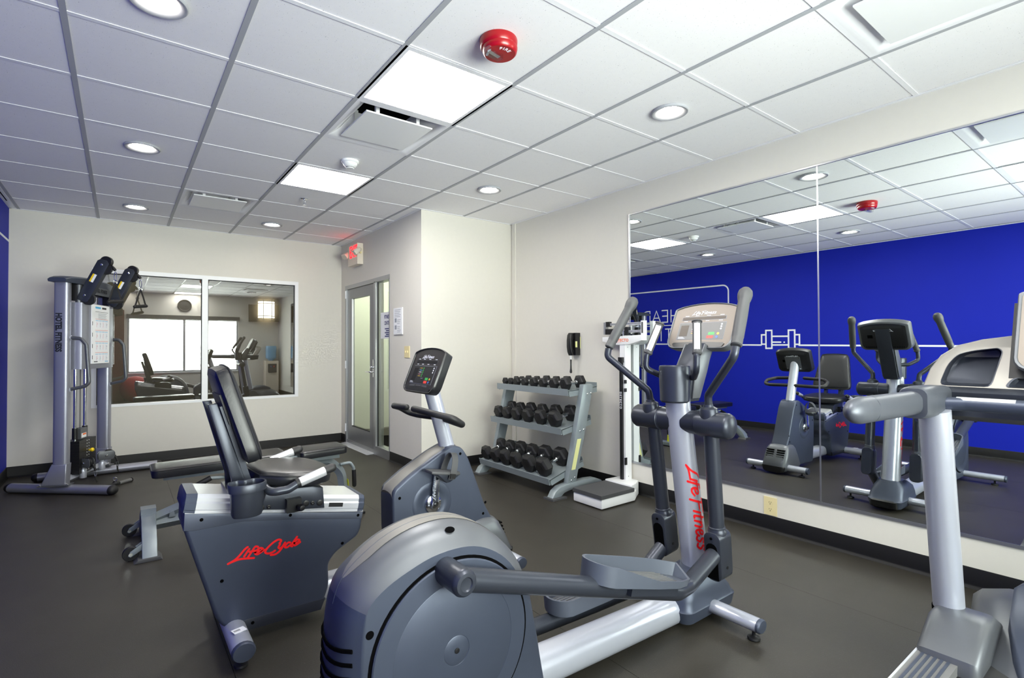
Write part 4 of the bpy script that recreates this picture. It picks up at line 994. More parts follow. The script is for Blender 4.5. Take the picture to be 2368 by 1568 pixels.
box('rail_stop', (0.565, -0.1205, 0.020), (0.630, -0.117, 0.038), 'black_plastic', B, bev=0.003, M=Mr)
box('trim_line', (0.0, -0.1165, -0.004), (Lr, -0.1135, 0.003), 'silver_bright', B, M=Mr)
# --- seat carriage
cg = prism('seat_carriage', [(.486, .585), (.50, .628), (.690, .620), (.738, .605), (.745, .512), (.640, .525), (.486, .552)], YK2-0.128, YK2+0.128, 'y', 'graphite', B, bev=0.006)
for x, z, r in ((.478, .563, .013), (.508, .562, .009), (.662, .549, .013), (.690, .546, .009), (.722, .541, .013)):
    lathe('carriage_roller', [(r, 0), (r, 0.004), (r*0.5, 0.006), (0, 0.004)], (x, YK2-0.128, z), (0, -1, 0), 'black_plastic', cg, 16)
box('latch_box', (.575, YK2-0.160, .528), (.635, YK2-0.126, .585), 'black_plastic', cg, bev=0.006)
lathe('latch_knob', [(0.006, 0), (0.006, 0.02), (0.014, 0.024), (0.016, 0.034), (0.011, 0.046), (0, 0.049)], (.618, YK2-0.158, .552), (0.2, -1, 0), 'black_plastic', cg, 16)
# --- seat cushion and back
def pad(name, outline, thick, M, mt, par, puff=0.012):
    rings = []
    for s, z in ((0.90, -thick), (0.985, -thick+0.008), (1.0, -thick*0.5), (0.99, -0.012), (0.95, -0.002), (0.86, 0.004), (0.6, 0.008)):
        rings.append([(x*s, y*s, z) for x, y in outline])
    o = loft(name, rings, mt, par, M=M)
    rim = [(M @ Vector((x*0.992, y*0.992, -0.010))) for x, y in outline]
    bm = bmesh.new(); add_tube(bm, rim, 0.0035, 6, False, None, True); put('piping', bm2me(bm), mt, o)
    return o
so = [(p.x, p.y) for p in smoothpts([(-.16, -.15, 0), (-.175, 0, 0), (-.16, .15, 0), (-.05, .205, 0), (.08, .200, 0), (.145, .13, 0), (.165, 0, 0), (.145, -.13, 0), (.08, -.200, 0), (-.05, -.205, 0), (-.16, -.15, 0)], 5)][:-1]
pad('seat_cushion', so, 0.055, basis((.628, YK2, .700), (math.cos(-0.10), 0, math.sin(-0.10)), (0, 1, 0)), 'vinyl_black', B)
bo = [(p.x, p.y) for p in smoothpts([(-.115, .205, 0), (-.04, .212, 0), (.04, .212, 0), (.115, .205, 0), (.142, .17, 0), (.178, -.06, 0), (.190, -.16, 0), (.165, -.198, 0), (.06, -.205, 0), (-.06, -.205, 0), (-.165, -.198, 0), (-.190, -.16, 0), (-.178, -.06, 0), (-.142, .17, 0), (-.115, .205, 0)], 4)][:-1]
bt = Vector((.318, 0, 1.150)); bb = Vector((.437, 0, .762)); up_ = (bt-bb).normalized()
pad('backrest', bo, 0.065, basis(Vector((.372, YK2, .956))+Vector((0.050, 0, 0.012)), (0, 1, 0), up_), 'vinyl_black', B)
Mb = basis((.405, YK2, .956), (0, 1, 0), up_)
for s in (-1, 1): box('back_upright', (s*0.075-0.014, -0.33, -0.062), (s*0.075+0.014, 0.06, -0.040), 'graphite', B, bev=0.004, M=Mb)
box('back_plate', (-0.11, -0.02, -0.052), (0.11, 0.11, -0.042), 'black_plastic', B, bev=0.006, M=Mb)
prism('back_bracket', [(.285, 1.008), (.318, 1.010), (.425, .680), (.430, .63), (.375, .63), (.372, .690)], YK2-0.098, YK2-0.070, 'y', 'graphite', B, bev=0.004)
prism('back_bracket', [(.285, 1.008), (.318, 1.010), (.425, .680), (.430, .63), (.375, .63), (.372, .690)], YK2+0.070, YK2+0.098, 'y', 'graphite', B, bev=0.004)
box('seat_crossmember', (.36, YK2-0.10, .600), (.56, YK2+0.10, .645), 'graphite', B, bev=0.006)
for s in (-1, 1):
    pts = [(.50, YK2+s*0.10, .632), (.47, YK2+s*0.17, .675), (.488, YK2+s*0.252, .652), (.556, YK2+s*0.257, .656), (.60, YK2+s*0.257, .678)]
    tube('side_handle', pts, 0.0165, 'graphite', B, 16, fil=0.04)
    a, b = Vector((.588, YK2+s*0.257, .674)), Vector((.735, YK2+s*0.257, .720)); d = (b-a).normalized()
    g = tube('side_grip', [a, b], 0.0185, 'rubber_black', B, 18, round_end=1)
    lathe('pulse_plate', [(0.019, 0.014), (0.0194, 0.016), (0.0194, 0.12), (0.019, 0.122)], a, d, 'silver_bright', g, 18)
# --- cup holder hung off the near side
def bean(z, s): return [(.405+x*s, 2.268+y*s, z) for x, y in [(p.x, p.y) for p in smoothpts([(-.058, .030, 0), (-.064, .0, 0), (-.058, -.036, 0), (-.02, -.055, 0), (.03, -.052, 0), (.062, -.02, 0), (.062, .02, 0), (.035, .042, 0), (.0, .030, 0), (-.03, .042, 0), (-.058, .030, 0)], 4)][:-1]]
loft('cup_holder', [bean(.575, .82), bean(.585, .88), bean(.672, .95), bean(.674, 1.08), bean(.702, 1.10), bean(.706, 1.06), bean(.704, .99), bean(.690, .93), bean(.60, .86)], 'graphite', B)
box('cup_bracket', (.40, 2.31, .63), (.46, 2.395, .66), 'graphite', B, bev=0.004)
# --- beam, bars, feet
loft('main_beam', [[(x, YK2+a, .105+b) for a, b in rrect(0.12, 0.105, 0.035, 4)] for x in (.70, 1.20)], 'silver', B)
for x, z, y0, y1, r in ((.382, .080, 2.180, 2.82, .040), (1.752, .064, 2.205, 2.795, .033)):
    br = tube('stabiliser_bar', [(x, y0+0.012, z), (x, y1-0.012, z)], r, 'silver', B, 22, oval=(0.92, 1.05))
    for yy, s in ((y0, -1), (y1, 1)): lathe('end_cap', [(r*1.01, 0), (r*1.01, 0.010), (r*0.9, 0.017), (0, 0.019)], (x, yy-s*0.014, z), (0, s, 0), 'charcoal', B, 20, oval=(0.94, 1.07))
    for yy in (y0+0.06, y1-0.06): foot(B, x, yy, z-r*0.6)
Mst = basis((.382, 2.29, .1175), (0.97, 0.25, 0), (-0.25, 0.97, 0))
st = box('sticker', (-0.024, -0.018, -0.0006), (0.024, 0.018, 0.0012), 'paper', B, M=Mst)
for k in range(6): box('barcode', (-0.018+0.004*k, -0.006, 0.0012), (-0.016+0.004*k, 0.008, 0.0015), 'ink', st, M=Mst)
# --- front housing
fr = [(1.125, .045), (1.100, .30), (1.097, .485), (1.108, .520), (1.20, .583), (1.364, .670), (1.452, .704), (1.505, .690), (1.547, .632), (1.600, .50), (1.660, .345), (1.705, .27), (1.742, .17), (1.800, .045)]
fh = prism('front_housing', rounded(fr, 0.03), YK2-0.078, YK2+0.078, 'y', 'charcoal', B, bev=0.026, seg=4)
tc = []
for x, z in [(1.100, .500), (1.112, .528), (1.20, .586), (1.30, .640), (1.364, .674), (1.42, .694)]:
    tc.append([(x-0.002, YK2+y, z+0.002-0.0045*(abs(y)/0.066)**4*4) for y in (-.070, -.066, -.05, -.02, .02, .05, .066, .070)]+[(x+0.014, YK2+y, z-0.025) for y in (.05, -.05)])
loft('top_cover', tc, 'inlay_grey', fh)  # paler grey paints in the light that falls on this slope
lo = []
for z, x0, x1, hy in ((.035, 1.50, 1.835, .108), (.07, 1.47, 1.838, .116), (.16, 1.52, 1.795, .115), (.235, 1.55, 1.755, .106), (.262, 1.57, 1.730, .096), (.275, 1.60, 1.70, .078)):
    lo.append([(a, b, z) for a, b in rrect(x1-x0, 2*hy, 0.045, 4, (x0+x1)/2, YK2)])
ff = loft('front_fairing', lo, 'charcoal_light', fh)
loft('front_skirt', [[(a, b, z) for a, b in rrect(.20, 2*hy, 0.03, 4, 1.745, YK2)] for z, hy in ((.018, .082), (.03, .10), (.07, .112), (.078, .105))], 'black_plastic', B)
for s in (-1, 1):
    for k in range(6):
        z = .225-.021*k
        box('vent_slot', (1.757+0.007*k-0.004, YK2+s*0.050-0.036, z-0.004), (1.772+0.0072*k, YK2+s*0.050+0.036, z+0.004), 'dark_gap', ff)
for x, z in ((1.495, .655), (1.135, .475), (1.645, .30), (1.66, .36)):
    lathe('screw_hole', [(0.008, 0), (0, 0.0012)], (x, YK2-0.0785, z), (0, -1, 0), 'dark_gap', fh, 12)
# --- post, handlebar, console
tube('console_post', [(1.470, YK2, .640), (1.338, YK2, 1.085)], 0.042, 'silver', B, 28)
lathe('post_collar', [(0.050, 0.0), (0.050, 0.03), (0.044, 0.04)], (1.466, YK2, .648), (-0.132, 0, 0.445), 'charcoal', B, 28)
hp = [(1.425, .0, .848), (1.402, .24, .842), (1.372, .297, .852), (1.318, .300, .886), (1.245, .238, .908), (1.232, .045, .917)]
hpn = [(x, YK2-y, z) for x, y, z in hp[::-1]]+[(x, YK2+y, z) for x, y, z in hp[1:]]
tube('handlebar', hpn, 0.0170, 'rubber_black', B, 16, fil=0.05, round_end=2)
Mcb = basis((1.318, 2.505, 1.118), (0, -1, 0), (0.385, 0, 0.92))
console(B, Mcb, 0.345, 0.258, 0.055, 'face_black', 'console_black')
box('mount_plate', (-0.075, -0.09, -0.066), (0.075, 0.05, -0.060), 'charcoal_light', B, bev=0.003, M=Mcb)
for sx_ in (-1, 1):
    for sy_ in (-0.08, 0.04): cyl('mount_screw', Mcb @ Vector((sx_*0.062, sy_, -0.0665)), Mcb @ Vector((sx_*0.062, sy_, -0.069)), 0.006, 'chrome', B, 10)
# --- cranks and pedals
for s, a_deg in ((-1, 86), (1, 266)):
    c = Vector((1.322, YK2+s*0.078, .415)); a = R(a_deg)
    lathe('crank_recess', [(0.115, 0), (0.112, 0.002), (0.075, 0.0025), (0.072, 0.0008), (0.05, 0.0008), (0, 0.0008)], c, (0, s, 0), 'charcoal', fh, 48)
    lathe('crank_hub', [(0.047, 0.0), (0.0465, 0.012), (0.038, 0.018), (0.020, 0.020), (0, 0.020)], c, (0, s, 0), 'chrome', B, 32)
    e = c+Vector((math.cos(a)*0.17, 0, math.sin(a)*0.17))
    Mk = basis(c+Vector((0, s*0.022, 0)), (math.cos(a), 0, math.sin(a)), (-math.sin(a), 0, math.cos(a)))
    z0, z1 = (0, 0.014) if (Mk @ Vector((0, 0, 1))-Mk.translation).y*s > 0 else (-0.014, 0)
    ca = prism('crank_arm', [(-0.022, -0.015), (-0.015, -0.022), (0.02, -0.020), (0.165, -0.014), (0.18, -0.008), (0.18, 0.008), (0.165, 0.014), (0.02, 0.020), (-0.015, 0.022), (-0.022, 0.015)], z0, z1, 'z', 'chrome', B, bev=0.003, M=Mk)
    cyl('crank_bolt', c+Vector((0, s*0.034, 0)), c+Vector((0, s*0.042, 0)), 0.009, 'black_plastic', B, 6)
    if s < 0: logo('lettering', LIFE+FITN, basis(c+Vector((-0.004, s*0.0365, 0.03)), (0.05, 0, 1), (-1, 0, 0.05)) @ Matrix.Diagonal((0.026, 0.016, 1, 1)), 'ink_grey', ca, 0.16)
    pc = e+Vector((0.004, s*0.085, 0.0))
    cyl('pedal_axle', e+Vector((0, s*0.03, 0)), pc, 0.008, 'chrome', B, 10)
    po = [(-.088, -.038), (-.07, -.046), (.05, -.05), (.085, -.03), (.095, 0), (.085, .03), (.05, .05), (-.07, .046), (-.088, .038)]
    Mp = basis(pc, (0.985, 0, -0.17), (0, 1, 0)) if s < 0 else basis(pc, (0.985, 0, 0.17), (0, 1, 0))
    pdl = prism('pedal', po, 0.002, 0.016, 'z', 'rubber_grey', B, bev=0.004, M=Mp)
    prism('pedal_keel', [(-.06, 0.004), (.085, 0.004), (.03, -.036), (.01, -.040)], -0.035, 0.035, 'y', 'graphite', pdl, bev=0.006, M=Mp)
    bm = bmesh.new(); arcp = [(0.030+0.012*math.sin(R(t_)), -0.052*math.cos(R(t_)), 0.016+0.095*math.sin(R(t_))) for t_ in range(-20, 201, 20)]
    for dx in (0, ):
        A_ = [bm.verts.new((x-0.018, y, z)) for x, y, z in arcp]; B_ = [bm.verts.new((x+0.018, y, z)) for x, y, z in arcp]
        C2 = [bm.verts.new((x-0.018, y*0.95, z-0.003)) for x, y, z in arcp]; D2 = [bm.verts.new((x+0.018, y*0.95, z-0.003)) for x, y, z in arcp]
        for i in range(len(arcp)-1):
            bm.faces.new((A_[i], A_[i+1], B_[i+1], B_[i])); bm.faces.new((C2[i], D2[i], D2[i+1], C2[i+1])); bm.faces.new((A_[i], C2[i], C2[i+1], A_[i+1])); bm.faces.new((B_[i], B_[i+1], D2[i+1], D2[i]))
    bm.transform(Mp); put('strap', bm2me(bm), 'rubber_grey', pdl)
    box('strap_buckle', (0.012, -0.058, -0.014), (0.042, -0.046, 0.010), 'black_plastic', pdl, bev=0.002, M=Mp)
# ================================================================ treadmill
TC = 0.178
Tm = thing('treadmill', 'grey treadmill at the right edge, facing the mirror', 'treadmill', (1.8, TC, 0))
# deck and rails
box('deck', (0.72, TC-0.32, 0.10), (2.95, TC+0.32, 0.165), 'black_plastic', Tm, bev=0.01)
box('belt', (0.70, TC-0.255, 0.150), (2.60, TC+0.255, 0.172), 'rubber_black', Tm, bev=0.009, seg=3)
for s in (-1, 1):
    y0, y1 = (TC+0.300, TC+0.412) if s > 0 else (TC-0.412, TC-0.300)
    ra = box('side_rail', (0.74, y0, 0.10), (2.24, y1, 0.196), 'grey_plastic', Tm, bev=0.010)
    for k in range(5):
        yy = y0+0.022+0.017*k
        box('rail_rib', (0.80, yy-0.004, 0.196), (2.20, yy+0.004, 0.1985), 'charcoal', ra, bev=0.001, seg=1)
    box('rail_edge', (0.74, (y1-0.004 if s > 0 else y0-0.002), 0.13), (2.22, (y1+0.002 if s > 0 else y0+0.004), 0.198), 'silver_bright', ra, bev=0.001)
    loft('rear_cap', [[(x, TC+s*0.356+a, 0.13+b) for a, b in rrect(w_, h_, 0.03, 4)] for x, w_, h_ in ((0.64, 0.07, 0.08), (0.66, 0.10, 0.115), (0.76, 0.12, 0.13))], 'charcoal', Tm)
    # foot cover at the base of the post
    ft = [(2.185, .150, .012), (2.150, .205, .010), (2.185, .222, .008), (2.36, .300, .0), (2.47, .285, .0), (2.62, .15, .0)]
    yy0, yy1 = TC+s*0.245, TC+s*0.415
    lo_, hi_ = min(yy0, yy1), max(yy0, yy1)
    prism('post_cover', [(2.19, .06), (2.178, .175), (2.188, .215), (2.335, .292), (2.45, .292), (2.56, .235), (2.66, .10), (2.66, .06)], lo_, hi_, 'y', 'charcoal_light', Tm, bev=0.028, seg=4)
    # post
    tube('post', [(2.446, TC+s*0.378, .250), (2.303, TC+s*0.378, 1.010)], 0.0455, 'silver', Tm, 36, oval=(1.02, 1.0))
    lathe('post_ring', [(0.050, 0.0), (0.050, 0.012), (0.0455, 0.018)], (2.444, TC+s*0.378, .264), (-0.121, 0, 0.76), 'dark_gap', Tm, 36)
    # side handrail towards the user and its joint
    hz = 1.048; hyc = TC+s*0.398
    hr = loft('handrail', [[(x, hyc+a, hz+dz+b) for a, b in rrect(w_, h_, r_, 5)] for x, w_, h_, r_, dz in ((1.755, .060, .074, .029, .004), (1.762, .062, .077, .030, .004), (1.95, .062, .079, .030, .0), (2.16, .062, .080, .030, -.004))], 'tread_grey', Tm)
    lathe('handrail_end', [(0.0345, 0.0), (0.0345, 0.012), (0.0345, 0.07), (0.031, 0.105), (0.022, 0.132), (0.010, 0.146), (0, 0.149)], (1.756, hyc, hz+0.004), (-1, 0, 0.02), 'tread_grey', hr, 28, oval=(1.12, 0.90))
    loft('joint', [[(x, hyc+a-s*0.004, hz+dz+b) for a, b in rrect(w_, h_, 0.024, 4)] for x, w_, h_, dz in ((2.135, .078, .098, -.004), (2.145, .084, .104, -.004), (2.22, .088, .108, -.004), (2.30, .088, .104, -.004), (2.40, .086, .085, .002), (2.44, .070, .06, .006))], 'tread_grey', Tm)
    box('joint_tab', (2.30, hyc-0.035, .965), (2.345, hyc+0.035, 1.01), 'tread_grey', Tm, bev=0.008)
    lathe('joint_screw', [(0.006, 0), (0, 0.001)], (2.322, hyc-0.036, .982), (0, -1, 0), 'dark_gap', Tm, 12)
# cross handlebar with pulse strips, beam behind it
cb = tube('cross_handlebar', [(2.330, TC+0.40, 1.030), (2.345, TC+0.30, 1.034), (2.345, TC-0.30, 1.034), (2.330, TC-0.40, 1.030)], 0.024, 'charcoal', Tm, 22, fil=0.05)
for s in (-1, 1):
    bm = bmesh.new(); prev = None
    for y in (TC+s*0.325, TC+s*0.175):
        row = [bm.verts.new((2.345+0.0246*math.cos(R(t_)), y, 1.034+0.0246*math.sin(R(t_)))) for t_ in range(70, 146, 15)]
        if prev:
            for i in range(5): bm.faces.new((prev[i], prev[i+1], row[i+1], row[i]))
        prev = row
    put('pulse_plate', bm2me(bm), 'silver_bright', cb)
prism('cross_beam', [(2.43, 1.088), (2.40, 1.070), (2.41, .985), (2.46, .965), (2.58, .985), (2.60, 1.075)], TC-0.425, TC+0.425, 'y', 'graphite', Tm, bev=0.008)
# dash with cup wells
def dash_x(z): return 2.46+(z-1.085)*0.62
do = [(-.455, 1.080), (-.440, 1.150), (-.415, 1.200), (-.370, 1.238), (-.30, 1.260), (-.20, 1.275), (-.10, 1.283), (0, 1.286), (.10, 1.283), (.20, 1.275), (.30, 1.260), (.370, 1.238), (.415, 1.200), (.440, 1.150), (.455, 1.080)]
rings = []
cyc, czc = 0.0, 1.15
for sc_, dx in ((0.95, 0.11), (1.0, 0.085), (1.0, 0.02), (0.985, 0.004), (0.96, 0.0)):
    rings.append([(dash_x(czc+(z-czc)*sc_)+dx, TC+y*sc_, czc+(z-czc)*sc_) for y, z in do])
da = loft('dash', rings, 'dash_plastic', Tm)
def recess(target, pts, depth):
    """cut a pocket into the dash and give it a lining"""
    bm = bmesh.new(); n = len(pts)
    A_ = [bm.verts.new((dash_x(z)-0.03, TC+y, z)) for y, z in pts]; B_ = [bm.verts.new((dash_x(z)+depth, TC+y, z)) for y, z in pts]
    bm.faces.new(A_); bm.faces.new(B_[::-1])
    for i in range(n): bm.faces.new((A_[i], B_[i], B_[(i+1) % n], A_[(i+1) % n]))
    cut = bpy.data.objects.new('cut', bm2me(bm)); COL.objects.link(cut)
    md = target.modifiers.new('cut', 'BOOLEAN'); md.operation = 'DIFFERENCE'; md.object = cut; md.solver = 'EXACT'
    dg = bpy.context.evaluated_depsgraph_get(); new = bpy.data.meshes.new_from_object(target.evaluated_get(dg))
    target.modifiers.clear(); target.data = new
    bpy.data.objects.remove(cut)
    cy = sum(p[0] for p in pts)/n; cz = sum(p[1] for p in pts)/n
    bm = bmesh.new()
    rr_ = [[bm.verts.new((dash_x(z)+dx, TC+cy+(y-cy)*k, cz+(z-cz)*k)) for y, z in pts] for dx, k in ((-0.0025, 1.02), (-0.003, 0.985), (0.004, 0.965), (depth-0.012, 0.93), (depth-0.003, 0.80))]
    for P_, Q_ in zip(rr_, rr_[1:]):
        for i in range(n): bm.faces.new((P_[i], P_[(i+1) % n], Q_[(i+1) % n], Q_[i]))
    bm.faces.new(rr_[-1])
    return put('pocket_lining', bm2me(bm), 'graphite', target)
for s in (-1, 1):
    recess(da, rounded([(s*.400, 1.092), (s*.385, 1.165), (s*.360, 1.205), (s*.32, 1.218), (s*.250, 1.228), (s*.238, 1.215), (s*.258, 1.092)], 0.018), 0.055)
recess(da, rounded([(-.22, 1.092), (-.20, 1.125), (.20, 1.125), (.22, 1.092)], 0.014), 0.04)
# console head
Mt_ = basis((2.515, TC, 1.300), (0, -1, 0), (0.42, 0, 0.908))
console(Tm, Mt_ @ Matrix.Diagonal((1.0, 1.0, 1.0, 1)), 0.400, 0.330, 0.05, 'face_taupe', 'charcoal_light')
box('console_gasket', (-0.215, -0.175, -0.06), (0.215, 0.12, -0.045), 'rubber_black', Tm, bev=0.012, M=Mt_)
# motor cover
mc = []
for x, hy, z1 in ((2.26, .250, .178), (2.34, .285, .215), (2.50, .335, .262), (2.75, .385, .282), (2.92, .415, .265), (3.02, .42, .215), (3.07, .40, .15)):
    mc.append([(x, TC+hy*math.cos(R(t_))*(1 if abs(math.cos(R(t_))) > 0.999 else 1), 0.06+(z1-0.06)*math.sin(R(t_))**0.35) for t_ in (0.5, 12, 25, 45, 70, 90, 110, 135, 155, 168, 179.5)]+[(x, TC-hy, 0.055), (x, TC+hy, 0.055)])
loft('motor_cover', mc, 'charcoal_light', Tm)
rg = []
for x, hy, z1 in ((2.27, .175, .186), (2.34, .200, .235), (2.50, .235, .300), (2.70, .255, .335), (2.80, .245, .330), (2.90, .22, .29)):
    rg.append([(x, TC-hy, z1-0.10), (x, TC-hy*0.96, z1-0.012), (x, TC-hy*0.90, z1), (x, TC, z1+0.008), (x, TC+hy*0.90, z1), (x, TC+hy*0.96, z1-0.012), (x, TC+hy, z1-0.10)])
loft('motor_hood', rg, 'charcoal', Tm)
for x in (0.95, 2.80):
    for s in (-1, 1): lathe('foot_pad', [(0.03, 0), (0.034, 0.004), (0.03, 0.02), (0.012, 0.03), (0.012, 0.11)], (x, TC+s*0.27, 0), (0, 0, 1), 'rubber_black', Tm, 16)
# ================================================================ cable machine in the far left corner
XF[0] = Matrix.Translation((-0.265, 6.15, 0)) @ Matrix(((.9329, .3602, 0, 0), (-.3602, .9329, 0, 0), (0, 0, 1, 0), (0, 0, 0, 1)))   # x: forward, y: towards its far side
K = thing('cable_machine', 'silver dual-pulley cable machine with weight stack in the far left corner', 'cable machine')
for s in (-1, 1):
    yc = s*0.375
    def ov(z, a, b, cx=0.0, cy=yc): return [(cx+a*math.copysign(abs(math.cos(t))**0.6, math.cos(t)), cy+b*math.copysign(abs(math.sin(t))**0.6, math.sin(t)), z) for t in [2*math.pi*k/28 for k in range(28)]]
    col = loft('column', [ov(.255, .054, .040), ov(1.815, .054, .040)], 'silver_dark', K)
    if s < 0:
        text('lettering', 'HOTEL FITNESS', 0.060, basis((-0.012, yc-0.0405, 1.545), (0, 0, -1), (1, 0, 0)), 'ink', col, off=0.0032, sx=0.78, spacing=1.02)
    prism('column_leg', [(-.056, .262), (.056, .262), (.046, .085), (-.135, .085)], yc-0.042, yc+0.042, 'y', 'silver_dark', K, bev=0.012, seg=3)
    box('leg_plate', (-.15, yc-.05, .078), (.07, yc+.05, .088), 'charcoal_light', K, bev=0.002)
    for dx in (-.135, .058): lathe('bolt', [(0.011, 0), (0.011, 0.007), (0.006, 0.010), (0, 0.010)], (dx, yc-.036, .087), (0, 0, 1), 'chrome', K, 6)
    a, b = Vector((-.45, s*.186, .040)), Vector((.42, s*.509, .040)); d = (b-a).normalized()
    ft = tube('base_foot', [a, b], 0.040, 'silver_dark', K, 24, oval=(0.97, 1.15))
    for p, e in ((a, -1), (b, 1)):
        lathe('foot_cap', [(0.0405, -0.002), (0.0405, 0.012), (0.034, 0.030), (0.018, 0.042), (0, 0.045)], p, d*e, 'rubber_black', ft, 24, oval=(0.97, 1.16))
    # bent side handle
    tube('side_handle', [(.035, yc*0.97, 1.336), (.128, yc*0.97, 1.328), (.168, yc*0.97, 1.275), (.190, yc*0.97, .945), (.160, yc*0.97, .915), (.030, yc*0.97, .885)], 0.0145, 'charcoal_light', K, 14, fil=0.04)
    for z in (1.336, .885): lathe('handle_flange', [(0.021, 0), (0.021, 0.005), (0.016, 0.008)], (.052, yc*0.97, z), (1, 0, 0), 'silver', K, 16)
    # upper swivel arm
    l = -0.28 if s < 0 else 0.265
    ax0, ax1 = Vector((.118, l, 1.690)), Vector((.262, l, 2.000)); ad = (ax1-ax0).normalized()
    Ma = basis(ax0, ad, (0, 1, 0))
    La = (ax1-ax0).length
    ar = None
    for e in (-1, 1):
        p_ = prism('arm_plate', [(-.02, -.045), (La, -.045), (La+.022, -.030), (La+.030, .02), (La+.01, .045), (-.02, .045), (-.035, .03), (-.035, -.03)], e*0.026-0.003, e*0.026+0.003, 'z', 'graphite', K, bev=0.002, M=basis(ax0, ad, Vector((0, 1, 0)).cross(ad)))
        if e < 0: ar = p_
    box('arm_back', (0.0, -.028, -.046), (La, .028, -.040), 'graphite', K, M=basis(ax0, ad, (0, 1, 0)))
    for t_, off_ in ((0.0, -.012), (La*0.88, -.015)):
        c = ax0+ad*t_+Vector((ad.z, 0, -ad.x))*0.030
        lathe('pulley', [(0.050, -.016), (0.052, -.012), (0.038, -.003), (0.038, .003), (0.052, .012), (0.050, .016)], c, (0, 1, 0), 'rubber_black', K, 28)
        for e in (-1, 1): lathe('arm_bolt', [(0.010, 0), (0.010, 0.004), (0.005, 0.008), (0, 0.008)], ax0+ad*(t_+0.02)+Vector((0, e*0.029, 0)), (0, e, 0), 'chrome', K, 14)
    cover = ax1+ad*0.015+Vector((0.012, 0, 0))
    lathe('pulley_cover', [(0.042, -.022), (0.046, -.018), (0.046, .018), (0.042, .022), (0, .022)], cover, (0, 1, 0), 'black_plastic', K, 24)
    Mst = basis(ax0+ad*(La*0.55)+Vector((0, -0.0292, 0)), ad, Vector((0, 1, 0)).cross(ad)*-1)
    if (Mst @ Vector((0, 0, 1))-Mst.translation).y > 0: Mst = basis(ax0+ad*(La*0.55)+Vector((0, -0.0292, 0)), ad, Vector((0, 1, 0)).cross(ad))
    box('warning_label', (-.040, -.008, 0), (.035, .010, .0008), 'paper', K, M=Mst); box('warning_stripe', (-.040, .010, 0), (.035, .024, .0008), 'yellow_label', K, M=Mst)
    # cable end, carabiner and D-handle
    hx, hz = (.345, 1.960) if s < 0 else (.372, 1.955)
    hx = ax1.x+0.085
    lathe('cable_ball', [(0.0, -0.022), (0.012, -0.018), (0.014, 0), (0.010, 0.030), (0.006, 0.034)], (hx-.012, l, 1.952), (-0.55, 0, 0.83), 'rubber_black', K, 14)
    tube('carabiner', [(hx, l, 1.925)]+[(hx+0.010*math.sin(R(t_)), l, 1.885+0.040*math.cos(R(t_))) for t_ in range(15, 346, 15)]+[(hx, l, 1.925)], 0.0028, 'chrome', K, 6)
    tube('handle_ring', [(hx+0.016*math.cos(R(t_)), l+0.004*math.sin(R(t_)), 1.835+0.016*math.sin(R(t_))) for t_ in range(0, 360, 24)], 0.0035, 'chrome', K, 6, closed=True)
    dh = [(hx-0.004, l-0.003, 1.822), (hx-0.020, l-0.055, 1.70), (hx-0.020, l-0.066, 1.648)]
    dg = tube('pull_handle', [(hx-.022, l-.072, 1.650), (hx+.022, l+.072, 1.668)], 0.0165, 'rubber_black', K, 14, round_end=2)
    for e in (-1, 1): tube('handle_strap', [(hx, l, 1.825), (hx+e*0.010, l+e*0.035, 1.755), (hx+e*0.022, l+e*0.070, 1.655+e*0.009)], 0.0075, 'rubber_black', dg, 8, fil=0.05, oval=(1.3, 0.7))
# top cap, shroud and board
tp = []
for k in range(17):
    y = -.47+.94*k/16; u = 2*k/16-1
    h = 1.842+0.038*(1-u*u)**0.5 if abs(u) < 1 else 1.842
    fw = .062+.045*(1-u*u)
    tp.append([(-.062, y, 1.806), (fw, y, 1.806), (fw+.004, y, h-0.016), (fw-.012, y, h-.003), (0, y, h), (-.05, y, h-.003), (-.066, y, h-.016)])
loft('top_cap', tp, 'charcoal', K)
box('cap_beam', (-.035, -.36, 1.74), (.035, .36, 1.806), 'black_plastic', K, bev=0.004)
for s in (-1, 1):
    cyl('swivel_post', (.075, s*0.285, 1.640), (.075, s*0.285, 1.800), 0.024, 'charcoal_light', K, 18)
    box('swivel_block', (.03, s*0.285-.035, 1.66), (.075, s*0.285+.035, 1.80), 'black_plastic', K, bev=0.004)
sh_ = []
for y, fx in ((-.318, .055), (-.316, .085), (-.306, .108), (-.280, .122), (-.25, .128), (0, .130), (.20, .128), (.245, .122), (.268, .108), (.278, .085), (.280, .055)):
    sh_.append([(fx, y, 1.060-0.05*(0 if y > -.2 else 0)), (fx, y, 1.645), (fx-.018, y, 1.645), (fx-.018, y, 1.060)])
sd = loft('shroud', sh_, 'silver_dark', K)
text('lettering', 'HOTEL FITNESS', 0.048, basis((.110, -.10, 1.775), (0, 1, 0), (0, 0, 1)), 'ink', K, off=0.0012, sx=0.75)
box('header_plate', (.098, -.17, 1.735), (.108, .26, 1.806), 'charcoal_light', K, bev=0.002)
bd = box('instruction_board', (.131, -.205, 1.105), (.140, .125, 1.640), 'paper', K, bev=0.003)
def bp(y0, z0, y1, z1, mt, nm='print', t=.1402): box(nm, (t, y0, z0), (t+.0006, y1, z1), mt, bd)
bp(-.145, 1.605, -.045, 1.622, 'sky_print', 'heading'); bp(-.02, 1.605, .06, 1.622, 'ink', 'heading'); bp(-.145, 1.575, .095, 1.578, 'ink', 'rule')
for k in range(6): bp(-.09, 1.560-.010*k, .07-.02*(k % 2), 1.563-.010*k, 'ink_grey')
